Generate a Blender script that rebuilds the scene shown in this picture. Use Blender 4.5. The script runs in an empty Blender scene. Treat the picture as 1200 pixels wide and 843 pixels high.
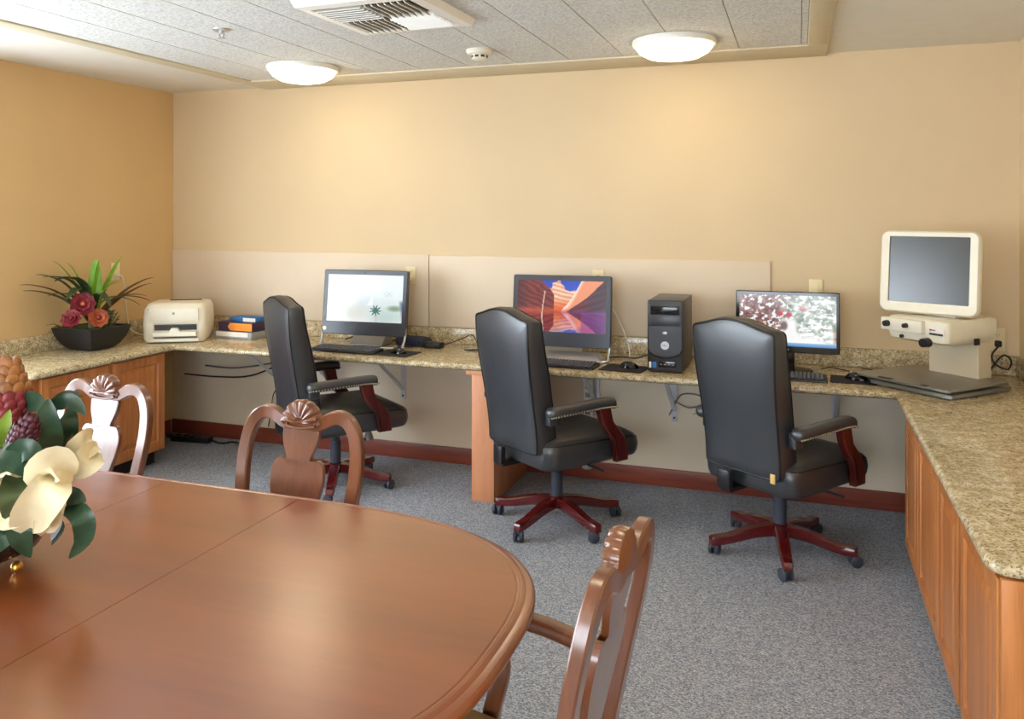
import bpy, bmesh, math, random
from mathutils import Vector, Matrix, noise
R = math.radians
random.seed(7)
sc = bpy.context.scene
COL = sc.collection

# ------------------------------------------------------------------ camera numbers (metres; origin = back left floor corner)
FPX, YAW, HOR, CX, CY, CZ = 955.1, 0.33816, 251.96, 4.247, -4.7265, 1.5628
RV = Vector((math.cos(YAW), math.sin(YAW))); FV = Vector((-math.sin(YAW), math.cos(YAW)))
def _ray(x, y):
    h = FV + RV * ((x - 600) / FPX)
    return Vector((h.x, h.y, -(y - HOR) / FPX))
CAMP = Vector((CX, CY, CZ))
def onz(x, y, z):
    v = _ray(x, y); return CAMP + v * ((z - CZ) / v.z)
def ony(x, y, Y):
    v = _ray(x, y); return CAMP + v * ((Y - CY) / v.y)
def onx(x, y, X):
    v = _ray(x, y); return CAMP + v * ((X - CX) / v.x)
def ond(x, y, d):
    return CAMP + _ray(x, y) * d

# ------------------------------------------------------------------ materials
def lin(c):
    return tuple((v / 255 / 12.92) if v / 255 <= .04045 else ((v / 255 + .055) / 1.055) ** 2.4 for v in c) + (1,)
MATS = {}
def newmat(name):
    m = bpy.data.materials.new(name); m.use_nodes = True
    nt = m.node_tree; b = nt.nodes['Principled BSDF']
    MATS[name] = m
    return m, nt, b
def N(nt, t, **kw):
    n = nt.nodes.new(t)
    for k, v in kw.items():
        if k in n.inputs: n.inputs[k].default_value = v
        else: setattr(n, k, v)
    return n
def ramp(nt, stops):
    r = nt.nodes.new('ShaderNodeValToRGB'); e = r.color_ramp.elements
    while len(e) > 1: e.remove(e[-1])
    e[0].position, e[0].color = stops[0][0], stops[0][1]
    for p, c in stops[1:]:
        k = e.new(p); k.color = c
    return r
def plain(name, rgb, rough=.5, metal=0., coat=0., bump=0., bscale=200., spec=.5, var=.06, vscale=12.):
    m, nt, b = newmat(name)
    tc = N(nt, 'ShaderNodeTexCoord')
    n = N(nt, 'ShaderNodeTexNoise', Scale=vscale, Detail=3.)
    nt.links.new(tc.outputs['Object'], n.inputs['Vector'])
    c = lin(rgb)
    r = ramp(nt, [(.3, tuple(v * (1 - var) for v in c[:3]) + (1,)), (.7, tuple(min(1, v * (1 + var)) for v in c[:3]) + (1,))])
    nt.links.new(n.outputs['Fac'], r.inputs['Fac']); nt.links.new(r.outputs['Color'], b.inputs['Base Color'])
    b.inputs['Roughness'].default_value = rough; b.inputs['Metallic'].default_value = metal
    b.inputs['Coat Weight'].default_value = coat; b.inputs['Coat Roughness'].default_value = .12
    b.inputs['Specular IOR Level'].default_value = spec
    if bump:
        n2 = N(nt, 'ShaderNodeTexNoise', Scale=bscale, Detail=4.)
        nt.links.new(tc.outputs['Object'], n2.inputs['Vector'])
        bp = N(nt, 'ShaderNodeBump', Strength=bump, Distance=.002)
        nt.links.new(n2.outputs['Fac'], bp.inputs['Height']); nt.links.new(bp.outputs['Normal'], b.inputs['Normal'])
    return m
def wood(name, dark, light, axis='X', scale=1., rough=.35, coat=0., croug=.15, spec=.5, bump=.05):
    m, nt, b = newmat(name)
    tc = N(nt, 'ShaderNodeTexCoord'); mp = N(nt, 'ShaderNodeMapping')
    s = {'X': (.35, 5, 5), 'Y': (5, .35, 5), 'Z': (5, 5, .35)}[axis]
    mp.inputs['Scale'].default_value = tuple(v * scale for v in s)
    nt.links.new(tc.outputs['Object'], mp.inputs['Vector'])
    n1 = N(nt, 'ShaderNodeTexNoise', Scale=3., Detail=6., Roughness=.6, Distortion=.6)
    nt.links.new(mp.outputs['Vector'], n1.inputs['Vector'])
    n2 = N(nt, 'ShaderNodeTexNoise', Scale=26., Detail=3., Roughness=.7)
    nt.links.new(mp.outputs['Vector'], n2.inputs['Vector'])
    mx = N(nt, 'ShaderNodeMath', operation='MULTIPLY_ADD'); mx.inputs[1].default_value = .35
    nt.links.new(n2.outputs['Fac'], mx.inputs[0]); nt.links.new(n1.outputs['Fac'], mx.inputs[2])
    d, l = lin(dark), lin(light)
    r = ramp(nt, [(.42, d), (.85, l)])
    nt.links.new(mx.outputs[0], r.inputs['Fac']); nt.links.new(r.outputs['Color'], b.inputs['Base Color'])
    b.inputs['Roughness'].default_value = rough; b.inputs['Coat Weight'].default_value = coat
    b.inputs['Coat Roughness'].default_value = croug; b.inputs['Specular IOR Level'].default_value = spec
    if bump:
        bp = N(nt, 'ShaderNodeBump', Strength=bump, Distance=.002)
        nt.links.new(mx.outputs[0], bp.inputs['Height']); nt.links.new(bp.outputs['Normal'], b.inputs['Normal'])
    return m
def emis(name, rgb, strength):
    m, nt, b = newmat(name)
    b.inputs['Base Color'].default_value = lin(rgb)
    b.inputs['Emission Color'].default_value = lin(rgb); b.inputs['Emission Strength'].default_value = strength
    return m
def screen_mat(name, strength):
    m, nt, b = newmat(name)
    a = N(nt, 'ShaderNodeAttribute', attribute_name='picture')
    b.inputs['Base Color'].default_value = (.01, .01, .01, 1); b.inputs['Roughness'].default_value = .25
    nt.links.new(a.outputs['Color'], b.inputs['Emission Color']); b.inputs['Emission Strength'].default_value = strength
    return m

plain('wall_paint', (212, 189, 152), .85, bump=.08, bscale=120, var=.025, vscale=2)
plain('wall_lamplit_left', (210, 176, 124), .85, bump=.08, bscale=120, var=.03, vscale=2)  # wall paint shifted to ochre, colouring in lamplight without daylight
plain('wall_low_lit', (226, 211, 188), .85, bump=.06, bscale=120, var=.02, vscale=2)  # beige lower board, its colour lightened to offset shade under the desk
plain('panel_paint', (218, 200, 175), .6, bump=.03, var=.02, vscale=3)
plain('ceiling_paint', (226, 220, 206), .9, bump=.1, bscale=160, var=.02)
plain('trim_paint', (208, 196, 166), .6, var=.02)
plain('white_plastic', (238, 234, 224), .4, var=.02)
plain('cream_plastic', (233, 226, 206), .42, var=.03)
plain('ivory_plastic', (232, 216, 172), .4, var=.02)
plain('beige_plastic', (214, 200, 172), .45, var=.02)
plain('black_plastic', (24, 24, 27), .38, var=.1)
plain('dark_plastic', (44, 45, 50), .4, var=.08)
plain('bezel_plastic', (60, 61, 68), .34, var=.05)
plain('gloss_black', (14, 14, 16), .12, var=.05)
plain('charcoal_plastic', (62, 63, 67), .35, metal=.25, var=.05)
plain('key_plastic', (92, 93, 100), .5, var=.15, vscale=60)
plain('rubber_pad', (34, 31, 33), .85, bump=.1, bscale=400, var=.08)
plain('grey_plastic', (150, 150, 148), .45, var=.04)
plain('silver', (196, 196, 196), .3, metal=.75, var=.03)
plain('tray_metal', (148, 146, 138), .38, metal=.5, var=.04)
plain('bracket_metal', (206, 208, 214), .45, metal=.15, var=.03)
plain('brass', (196, 140, 60), .28, metal=.9, var=.05)
plain('nail_metal', (190, 178, 150), .3, metal=.85)
plain('leather', (44, 46, 51), .37, bump=.15, bscale=340, var=.12, vscale=8, spec=1.0)
plain('piping_leather', (14, 14, 15), .4)
plain('caster_plastic', (52, 58, 72), .5)
plain('bowl_black', (26, 26, 30), .42, var=.1)
plain('bowl_bronze', (40, 26, 20), .25, var=.2)
plain('leaf_dark', (40, 68, 48), .34, var=.35, vscale=25)
plain('leaf_glint', (186, 196, 210), .3)  # pale blue-white colour paints the glint on a lit leaf
plain('leaf_olive', (74, 84, 50), .5, var=.3, vscale=25)
plain('leaf_lime', (118, 142, 36), .5, var=.25, vscale=20)
plain('blade_dark', (58, 74, 42), .45, var=.3, vscale=15)
plain('blade_lime', (120, 168, 40), .45, var=.25, vscale=15)
plain('blade_brown', (88, 66, 38), .5, var=.3, vscale=15)
plain('petal_cream', (236, 224, 188), .6, var=.10, vscale=14)
plain('petal_red', (128, 38, 48), .5, var=.3, vscale=40)
plain('petal_orange', (176, 88, 52), .5, var=.3, vscale=40)
plain('bract_red', (126, 38, 44), .4, var=.25, vscale=40)
plain('bract_orange', (150, 96, 50), .42, var=.3, vscale=40)
plain('bract_burgundy', (74, 18, 34), .4, var=.3, vscale=40)
plain('moss', (70, 76, 44), .9, var=.4, vscale=60)
plain('tag_paper', (226, 190, 110), .6)
plain('orange_card', (240, 142, 42), .55)
plain('purple_card', (64, 46, 74), .5)
plain('blue_card', (40, 110, 176), .5)
plain('paper', (236, 230, 220), .7)
plain('red_card', (190, 50, 50), .6)
plain('seat_fabric', (150, 120, 80), .9, bump=.3, bscale=300)
plain('cord_black', (20, 18, 18), .5)
plain('cord_white', (222, 216, 204), .5)
plain('cord_grey', (120, 116, 110), .5)
plain('navy_cloth', (38, 40, 62), .7)
plain('dark_gap', (20, 14, 10), .8)
plain('steel_dark', (70, 70, 74), .4, metal=.6)
wood('cabinet_wood', (150, 84, 38), (200, 128, 68), 'Z', .9, .4, coat=.15)
wood('pedestal_wood', (190, 120, 80), (216, 150, 108), 'Z', .7, .5)
wood('baseboard_wood', (104, 44, 30), (146, 70, 50), 'X', 1., .42, coat=.1)
wood('table_wood', (112, 54, 20), (138, 70, 28), 'X', .45, .278, coat=1., croug=.278, spec=.8, bump=.0)
wood('chair_wood', (84, 44, 22), (122, 68, 36), 'Z', 1., .3, coat=1., croug=.2, bump=.0)
wood('mahogany', (58, 10, 12), (104, 22, 22), 'X', 1., .25, coat=.5, croug=.1, bump=.01)
wood('mahogany_arm', (58, 14, 12), (100, 28, 22), 'Z', 1., .28, coat=.4, croug=.12, bump=.01)
emis('lamp_glow', (255, 232, 194), 12.5)
screen_mat('screen_white', .88); screen_mat('screen_canyon', .95); screen_mat('screen_snow', .9)

def granite():
    m, nt, b = newmat('granite')
    tc = N(nt, 'ShaderNodeTexCoord')
    n1 = N(nt, 'ShaderNodeTexNoise', Scale=34., Detail=5., Roughness=.65, Distortion=.4)
    n2 = N(nt, 'ShaderNodeTexNoise', Scale=85., Detail=4., Roughness=.7)
    n3 = N(nt, 'ShaderNodeTexNoise', Scale=6., Detail=3.)
    v = N(nt, 'ShaderNodeTexVoronoi', Scale=210.)
    for n in (n1, n2, n3, v): nt.links.new(tc.outputs['Object'], n.inputs['Vector'])
    base = ramp(nt, [(.30, lin((150, 128, 92))), (.48, lin((192, 174, 136))), (.62, lin((214, 200, 168))), (.8, lin((228, 218, 194)))])
    nt.links.new(n1.outputs['Fac'], base.inputs['Fac'])
    spk = ramp(nt, [(.36, (1, 1, 1, 1)), (.44, (0, 0, 0, 1))])
    nt.links.new(n2.outputs['Fac'], spk.inputs['Fac'])
    mx = N(nt, 'ShaderNodeMix', data_type='RGBA'); mx.inputs['B'].default_value = lin((64, 54, 44))
    nt.links.new(spk.outputs['Color'], mx.inputs['Factor']); nt.links.new(base.outputs['Color'], mx.inputs[6])
    mx.inputs[7].default_value = lin((82, 70, 54))
    vv = ramp(nt, [(.10, (1, 1, 1, 1)), (.2, (0, 0, 0, 1))])
    sep = N(nt, 'ShaderNodeSeparateColor'); nt.links.new(v.outputs['Color'], sep.inputs[0])
    nt.links.new(sep.outputs[0], vv.inputs['Fac'])
    mx2 = N(nt, 'ShaderNodeMix', data_type='RGBA'); mx2.inputs[7].default_value = lin((138, 120, 92))
    nt.links.new(vv.outputs['Color'], mx2.inputs['Factor']); nt.links.new(mx.outputs[2], mx2.inputs[6])
    nt.links.new(mx2.outputs[2], b.inputs['Base Color'])
    b.inputs['Roughness'].default_value = .16; b.inputs['Specular IOR Level'].default_value = .5
granite()
def carpet():
    m, nt, b = newmat('carpet')
    tc = N(nt, 'ShaderNodeTexCoord'); mp = N(nt, 'ShaderNodeMapping')
    mp.inputs['Rotation'].default_value = (0, 0, R(28)); mp.inputs['Scale'].default_value = (1, 1.7, 1)
    nt.links.new(tc.outputs['Object'], mp.inputs['Vector'])
    v = N(nt, 'ShaderNodeTexVoronoi', Scale=165.); nt.links.new(mp.outputs['Vector'], v.inputs['Vector'])
    n = N(nt, 'ShaderNodeTexNoise', Scale=150., Detail=2.); nt.links.new(mp.outputs['Vector'], n.inputs['Vector'])
    sep = N(nt, 'ShaderNodeSeparateColor'); nt.links.new(v.outputs['Color'], sep.inputs[0])
    mm = N(nt, 'ShaderNodeMath', operation='MULTIPLY_ADD'); mm.inputs[1].default_value = .55
    nt.links.new(sep.outputs[0], mm.inputs[0])
    m2 = N(nt, 'ShaderNodeMath', operation='MULTIPLY'); m2.inputs[1].default_value = .5
    nt.links.new(n.outputs['Fac'], m2.inputs[0]); nt.links.new(m2.outputs[0], mm.inputs[2])
    r = ramp(nt, [(.2, lin((106, 112, 126))), (.5, lin((154, 160, 172))), (.8, lin((200, 203, 208)))])
    nt.links.new(mm.outputs[0], r.inputs['Fac']); nt.links.new(r.outputs['Color'], b.inputs['Base Color'])
    b.inputs['Roughness'].default_value = .95; b.inputs['Specular IOR Level'].default_value = .1
    bp = N(nt, 'ShaderNodeBump', Strength=.6, Distance=.004)
    nt.links.new(v.outputs['Distance'], bp.inputs['Height']); bp.invert = True
    nt.links.new(bp.outputs['Normal'], b.inputs['Normal'])
carpet()
def tile_mat():
    m, nt, b = newmat('ceiling_tile')
    tc = N(nt, 'ShaderNodeTexCoord')
    n = N(nt, 'ShaderNodeTexNoise', Scale=75., Detail=3., Roughness=.6); nt.links.new(tc.outputs['Object'], n.inputs['Vector'])
    r = ramp(nt, [(.35, lin((196, 195, 188))), (.6, lin((222, 221, 214)))])
    nt.links.new(n.outputs['Fac'], r.inputs['Fac']); nt.links.new(r.outputs['Color'], b.inputs['Base Color'])
    b.inputs['Roughness'].default_value = .95
    bp = N(nt, 'ShaderNodeBump', Strength=.8, Distance=.006)
    nt.links.new(n.outputs['Fac'], bp.inputs['Height']); nt.links.new(bp.outputs['Normal'], b.inputs['Normal'])
tile_mat()
def glass_mat():
    m, nt, b = newmat('window_glass')
    nt.nodes.remove(b)
    t = N(nt, 'ShaderNodeBsdfTransparent'); g = N(nt, 'ShaderNodeBsdfGlossy', Roughness=.02); mx = N(nt, 'ShaderNodeMixShader')
    mx.inputs[0].default_value = .06
    nt.links.new(t.outputs[0], mx.inputs[1]); nt.links.new(g.outputs[0], mx.inputs[2])
    nt.links.new(mx.outputs[0], nt.nodes['Material Output'].inputs['Surface'])
glass_mat()
plain('screen_off', (40, 44, 45), .22, var=.02, spec=.8)

# ------------------------------------------------------------------ mesh builder
class MB:
    def __init__(s): s.bm = bmesh.new()
    def _xf(s, vs, M):
        if M is not None: bmesh.ops.transform(s.bm, matrix=M, verts=vs)
    def box(s, c, d, bev=0., seg=2, M=None):
        r = bmesh.ops.create_cube(s.bm, size=1); vs = r['verts']
        bmesh.ops.transform(s.bm, matrix=Matrix.Translation(c) @ Matrix.Diagonal((*d, 1)), verts=vs)
        if bev:
            es = list({e for v in vs for e in v.link_edges})
            q = bmesh.ops.bevel(s.bm, geom=es, offset=bev, segments=seg, affect='EDGES', profile=.5)
            vs = list({v for f in q['faces'] for v in f.verts} | {v for v in vs if v.is_valid})
        s._xf(vs, M); return s
    def rings(s, rs, cap0=True, cap1=True, closed=True, M=None):
        L = []
        for r in rs: L.append([s.bm.verts.new(p) for p in r])
        n = len(rs[0])
        for a, b in zip(L, L[1:]):
            for i in range(n if closed else n - 1):
                j = (i + 1) % n
                try: s.bm.faces.new((a[i], a[j], b[j], b[i]))
                except ValueError: pass
        if cap0 and closed: s.bm.faces.new(L[0][::-1])
        if cap1 and closed: s.bm.faces.new(L[-1])
        if M is not None: s._xf([v for r in L for v in r], M)
        return s
    def tube(s, pts, r, seg=10, smooth_n=0, cap=True):
        P = [Vector(p) for p in pts]
        if smooth_n: P = spline(P, smooth_n)
        rad = r if isinstance(r, (list, tuple)) else [r] * len(P)
        if len(rad) != len(P): rad = [lerp_list(rad, i / (len(P) - 1)) for i in range(len(P))]
        rs = []; t0 = (P[1] - P[0]).normalized()
        u = t0.orthogonal().normalized()
        for i, p in enumerate(P):
            t = (P[min(i + 1, len(P) - 1)] - P[max(i - 1, 0)]).normalized()
            u = (u - t * u.dot(t)).normalized(); w = t.cross(u)
            rs.append([p + (u * math.cos(k * 2 * math.pi / seg) + w * math.sin(k * 2 * math.pi / seg)) * rad[i] for k in range(seg)])
        return s.rings(rs, cap, cap)
    def cyl(s, a, b, r0, r1=None, seg=20):
        return s.tube([a, b], [r0, r0 if r1 is None else r1], seg)
    def sphere(s, c, r, u=16, v=10):
        q = bmesh.ops.create_uvsphere(s.bm, u_segments=u, v_segments=v, radius=1)
        rr = r if isinstance(r, (tuple, list)) else (r, r, r)
        bmesh.ops.transform(s.bm, matrix=Matrix.Translation(c) @ Matrix.Diagonal((*rr, 1)), verts=q['verts']); return s
    def lathe(s, prof, c=(0, 0, 0), seg=32, cap0=True, cap1=True):
        return s.rings([[Vector(c) + Vector((r * math.cos(k * 2 * math.pi / seg), r * math.sin(k * 2 * math.pi / seg), z)) for k in range(seg)] for r, z in prof], cap0, cap1)
    def prism(s, outline, f, a, b, bev=0.):
        """outline: 2D points; f(u,v,w) -> 3D; extruded w from a to b; small edge bevel by inset"""
        if not bev:
            return s.rings([[f(u, v, a) for u, v in outline], [f(u, v, b) for u, v in outline]])
        ins = inset2(outline, bev)
        sg = 1 if b > a else -1
        return s.rings([[f(u, v, a) for u, v in ins], [f(u, v, a + sg * bev) for u, v in outline],
                        [f(u, v, b - sg * bev) for u, v in outline], [f(u, v, b) for u, v in ins]])
    def build(s, name, mat, parent=None, smooth=35, subsurf=0, props=None, loc=None):
        bmesh.ops.recalc_face_normals(s.bm, faces=s.bm.faces)
        me = bpy.data.meshes.new(name); s.bm.to_mesh(me); s.bm.free()
        o = bpy.data.objects.new(name, me); COL.objects.link(o)
        for mm in (mat if isinstance(mat, (list, tuple)) else [mat]): me.materials.append(MATS[mm])
        if smooth:
            for p in me.polygons: p.use_smooth = True
            me.set_sharp_from_angle(angle=R(smooth))
        if subsurf:
            md = o.modifiers.new('sub', 'SUBSURF'); md.levels = subsurf; md.render_levels = subsurf
        if parent is not None: o.parent = parent
        if loc is not None: o.location = loc
        if props:
            for k, v in props.items(): o[k] = v
        return o
def lerp_list(L, t):
    x = t * (len(L) - 1); i = min(int(x), len(L) - 2); return L[i] + (L[i + 1] - L[i]) * (x - i)
def spline(P, n):
    P = [Vector(p) for p in P]; out = []
    for i in range(len(P) - 1):
        a, b, c, d = P[max(i - 1, 0)], P[i], P[i + 1], P[min(i + 2, len(P) - 1)]
        for k in range(n):
            t = k / n
            out.append(.5 * ((2 * b) + (c - a) * t + (2 * a - 5 * b + 4 * c - d) * t * t + (3 * b - a - 3 * c + d) * t ** 3))
    out.append(P[-1]); return out
def inset2(pts, d, free=None):
    """inward offset of a 2D CCW or CW polygon; d scalar; free[i] False keeps edge i (i->i+1) in place"""
    n = len(pts); A = sum(pts[i][0] * pts[(i + 1) % n][1] - pts[(i + 1) % n][0] * pts[i][1] for i in range(n))
    sg = 1 if A > 0 else -1; out = []
    def edge(i):
        p, q = pts[i], pts[(i + 1) % n]; dx, dy = q[0] - p[0], q[1] - p[1]; l = math.hypot(dx, dy) or 1e-9
        nx, ny = -dy / l * sg, dx / l * sg
        k = d if (free is None or free[i]) else 0
        return (p[0] + nx * k, p[1] + ny * k, dx / l, dy / l, nx, ny)
    for i in range(n):
        a, b = edge(i - 1), edge(i)
        det = a[2] * b[3] - a[3] * b[2]
        if abs(det) < 1e-3: out.append((b[0], b[1])); continue
        t = ((b[0] - a[0]) * b[3] - (b[1] - a[1]) * b[2]) / det
        out.append((a[0] + a[2] * t, a[1] + a[3] * t))
    return out
def rrect(w, h, r, n=5, cx=0, cy=0):
    o = []
    for sx, sy, a0 in ((1, 1, 0), (-1, 1, 90), (-1, -1, 180), (1, -1, 270)):
        for k in range(n + 1):
            a = R(a0 + 90 * k / n); o.append((cx + sx * (w / 2 - r) + r * math.cos(a), cy + sy * (h / 2 - r) + r * math.sin(a)))
    return o
def S(pts, n=6):
    return [(v.x, v.y) for v in spline([Vector((p[0], p[1], 0)) for p in pts], n)]
def thing(name, label, cat, loc=(0, 0, 0), rot=0, group=None):
    o = bpy.data.objects.new(name, None); COL.objects.link(o); o.empty_display_size = .1
    o.location = loc; o.rotation_euler = (0, 0, rot); return tag(o, label, cat, group)
def tag(o, label, cat, group=None):
    o['label'] = label; o['category'] = cat
    if group: o['group'] = group
    return o
def struct(o):
    o['kind'] = 'structure'; return o
def copy_tree(o, parent=None):
    c = o.copy(); COL.objects.link(c)
    if parent is not None: c.parent = parent
    for ch in [x for x in o.children]: copy_tree(ch, c)
    return c

# ------------------------------------------------------------------ room
W, H, DEP = 5.297, 2.44, -6.6
t = .12
b = MB(); b.box((W / 2, DEP / 2, -.05), (W + .24, -DEP + .24, .1)); struct(b.build('floor', 'carpet', smooth=0))
b = MB(); b.box((W / 2, DEP / 2, H + .05), (W + .24, -DEP + .24, .1)); ceil = struct(b.build('ceiling', 'ceiling_paint', smooth=0))
b = MB(); b.box((W / 2, t / 2, (H + .745) / 2), (W, t, H - .745)); wb = struct(b.build('wall_back', 'wall_paint', smooth=0))
b = MB(); b.box((W / 2, t / 2, .745 / 2), (W, t, .745)); b.build('lower_wall', 'wall_low_lit', wb, smooth=0)
b = MB(); b.box((W + t / 2, DEP / 2, H / 2), (t, -DEP, H)); struct(b.build('wall_right', 'wall_paint', smooth=0))
FX0, FX1 = 2.3, 4.7
b = MB()
b.box((FX0 / 2, DEP - t / 2, H / 2), (FX0, t, H)); b.box(((FX1 + W) / 2, DEP - t / 2, H / 2), (W - FX1, t, H))
b.box(((FX0 + FX1) / 2, DEP - t / 2, .425), (FX1 - FX0, t, .85)); b.box(((FX0 + FX1) / 2, DEP - t / 2, (2.15 + H) / 2), (FX1 - FX0, t, H - 2.15))
struct(b.build('wall_front', 'wall_paint', smooth=0))
b = MB()
for k in range(5): b.box((FX0 + .027 + k * (FX1 - FX0 - .054) / 4, DEP - .07, 1.5), (.05, .06, 1.296))
for z in (.877, 2.123): b.box(((FX0 + FX1) / 2, DEP - .07, z), (FX1 - FX0 - .004, .062, .05))
w2 = struct(b.build('fill_window', 'white_plastic', smooth=0))  # unseen window, added behind the camera for frontal fill light
b = MB(); b.box(((FX0 + FX1) / 2, DEP - .07, 1.5), (FX1 - FX0 - .06, .006, 1.24)); b.build('window_pane', 'window_glass', w2, smooth=0)
b = MB(); b.box(((FX0 + FX1) / 2, DEP + .02, .835), (FX1 - FX0 + .1, .09, .03), .006); b.build('window_sill', 'white_plastic', w2)
WY0, WY1, WZ0, WZ1 = -5.3, -1.8, .60, 2.05
b = MB()
b.box((-t / 2, WY1 / 2, H / 2), (t, -WY1, H)); b.box((-t / 2, (DEP + WY0) / 2, H / 2), (t, WY0 - DEP, H))
b.box((-t / 2, (WY0 + WY1) / 2, WZ0 / 2), (t, WY1 - WY0, WZ0)); b.box((-t / 2, (WY0 + WY1) / 2, (WZ1 + H) / 2), (t, WY1 - WY0, H - WZ1))
struct(b.build('wall_left', 'wall_lamplit_left', smooth=0))
b = MB()
for y in (WY0 + .025, WY1 - .025, WY0 + (WY1 - WY0) / 3, WY0 + 2 * (WY1 - WY0) / 3): b.box((-.07, y, (WZ0 + WZ1) / 2), (.06, .05, WZ1 - WZ0 - .004))
for z in (WZ0 + .027, WZ1 - .027): b.box((-.07, (WY0 + WY1) / 2, z), (.062, WY1 - WY0 - .004, .05))
win = struct(b.build('window_1', 'white_plastic', smooth=0))
b = MB(); b.box((-.07, (WY0 + WY1) / 2, (WZ0 + WZ1) / 2), (.006, WY1 - WY0 - .06, WZ1 - WZ0 - .06)); b.build('window_pane', 'window_glass', win, smooth=0)
b = MB(); b.box((.02, (WY0 + WY1) / 2, WZ0 - .015), (.09, WY1 - WY0 + .1, .03), .006); b.build('window_sill', 'white_plastic', win)
b = MB(); b.box((W / 2, -.009, .05), (W - .002, .018, .10), .004); struct(b.build('baseboard_back', 'baseboard_wood'))
b = MB(); b.box((.009, (DEP - .03) / 2, .05), (.018, -DEP - .05, .10), .004); struct(b.build('baseboard_left', 'baseboard_wood'))
# 12 inch tile field with V grooves, then the trim frame under the ceiling
TX0, TX1, TY0, TY1 = .905, 4.29, -5.6, -.31
b = MB(); xs = []
pitch = .305; x = TX0; prof = []
while x < TX1 - .01:
    x1 = min(x + pitch, TX1)
    prof += [(x, H - .001), (x + .003, H - .008), (x1 - .003, H - .008), (x1, H - .001)]
    x = x1
b.rings([[Vector((u, TY0, v)) for u, v in prof], [Vector((u, TY1, v)) for u, v in prof]], closed=False)
bmesh.ops.recalc_face_normals(b.bm, faces=b.bm.faces)
tf = b.build('tile_field', 'ceiling_tile', ceil, smooth=0)
k = 0
for nm, c, d in (('trim_1', (TX1 + .05, (TY0 + TY1) / 2 - .05, H - .009), (.10, TY1 - TY0 + .1 - .002, .016)), ('trim_2', (TX0 - .05, (TY0 + TY1) / 2 - .05, H - .009), (.10, TY1 - TY0 + .1 - .002, .016)),
                 ('trim_3', ((TX0 + TX1) / 2, TY1 / 2 - .001, H - .009), (TX1 - TX0 + .2, -TY1 - .004, .016)), ('trim_4', ((TX0 + TX1) / 2, TY0 - .05, H - .009), (TX1 - TX0 - .002, .10, .016))):
    b = MB(); b.box(c, d, .005); struct(b.build(nm, 'trim_paint'))

# ceiling fixtures
def lamp(x, y, label):
    r = thing('ceiling_lamp', label, 'ceiling light', (x, y, H - .008), 0, 'round flush ceiling lamps')
    b = MB(); b.lathe([(.205, 0), (.208, -.012), (.203, -.026), (.185, -.03)], seg=48); b.build('rim', 'white_plastic', r)
    b = MB(); b.lathe([(.19, -.026), (.188, -.036), (.17, -.058), (.13, -.08), (.07, -.092), (.012, -.095)], seg=48); b.build('glass_dome', 'lamp_glow', r)
    return r
lamp(1.5, -.62, 'glowing round ceiling lamp at the left, above the printer end of the long desk')
lamp(3.66, -.62, 'glowing round ceiling lamp at the right, near the end of the ceiling tiles')
for x, y, w in ((1.5, -3.0, 'left'), (3.66, -3.0, 'right'), (1.5, -5.0, 'left'), (3.66, -5.0, 'right')):  # extra unseen lamps, added as fill light for the rear of the room
    lamp(x, y, 'added unseen round fill lamp over the %s half of the room, %s' % (w, 'above the dining table' if y > -4 else 'behind the dining table'))
# air vent: splayed frame, louvres in four quadrants
v = thing('air_vent', 'square white ceiling air vent with louvres in four quadrants', 'vent', (2.60, -1.64, H - .008), R(-2))
b = MB()
def sq(h, z): return [Vector((sx * h, sy * h, z)) for sx, sy in ((1, 1), (-1, 1), (-1, -1), (1, -1))]
b.rings([sq(.285, 0), sq(.272, -.03), sq(.228, -.034), sq(.215, -.012)], cap0=False, cap1=False); b.build('frame', 'white_plastic', v, smooth=0)
b = MB(); b.box((0, 0, -.004), (.44, .44, .004)); b.build('duct_back', 'dark_gap', v, smooth=0)
for qx in (-1, 1):
    for qy in (-1, 1):
        b = MB()
        for i in range(7):
            o = .015 + i * .03
            M = Matrix.Translation((qx * .109, qy * .109, -.03))
            if qx * qy > 0: M2 = M @ Matrix.Translation((0, (o - .108), 0)) @ Matrix.Rotation(R(-48 * qx), 4, 'X'); dd = (.212, .03, .003)
            else: M2 = M @ Matrix.Translation(((o - .108), 0, 0)) @ Matrix.Rotation(R(48), 4, 'Y'); dd = (.03, .212, .003)
            b.box((0, 0, 0), dd, M=M2)
        b.build('louvre', 'white_plastic', v, smooth=0)
s = thing('smoke_detector', 'small round cream smoke detector on the ceiling between the lamps', 'smoke detector', (2.66, -.73, H - .008))
b = MB(); b.lathe([(.07, 0), (.07, -.012), (.062, -.022), (.05, -.025)]); b.build('base', 'cream_plastic', s)
b = MB(); b.lathe([(.042, -.02), (.042, -.045), (.034, -.05), (.01, -.052)]); b.build('sensor_head', 'cream_plastic', s)
b = MB()
for a in range(0, 360, 45): b.box((.041, 0, -.036), (.004, .02, .012), M=Matrix.Rotation(R(a), 4, 'Z'))
b.build('sensor_slot', 'dark_plastic', s, smooth=0)
s = thing('sprinkler_head', 'small chrome sprinkler head on the ceiling tiles at the left', 'sprinkler', (1.70, -1.58, H - .008))
b = MB(); b.lathe([(.04, 0), (.038, -.006), (.02, -.009)]); b.build('escutcheon', 'silver', s)
b = MB(); b.cyl((0, 0, 0), (0, 0, -.02), .009); b.tube([(-.012, 0, -.015), (-.014, 0, -.03), (0, 0, -.042)], .003, 6); b.tube([(.012, 0, -.015), (.014, 0, -.03), (0, 0, -.042)], .003, 6); b.build('nozzle', 'silver', s)
b = MB(); b.lathe([(.018, -.042), (.018, -.045)]); b.build('deflector', 'silver', s)

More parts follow.
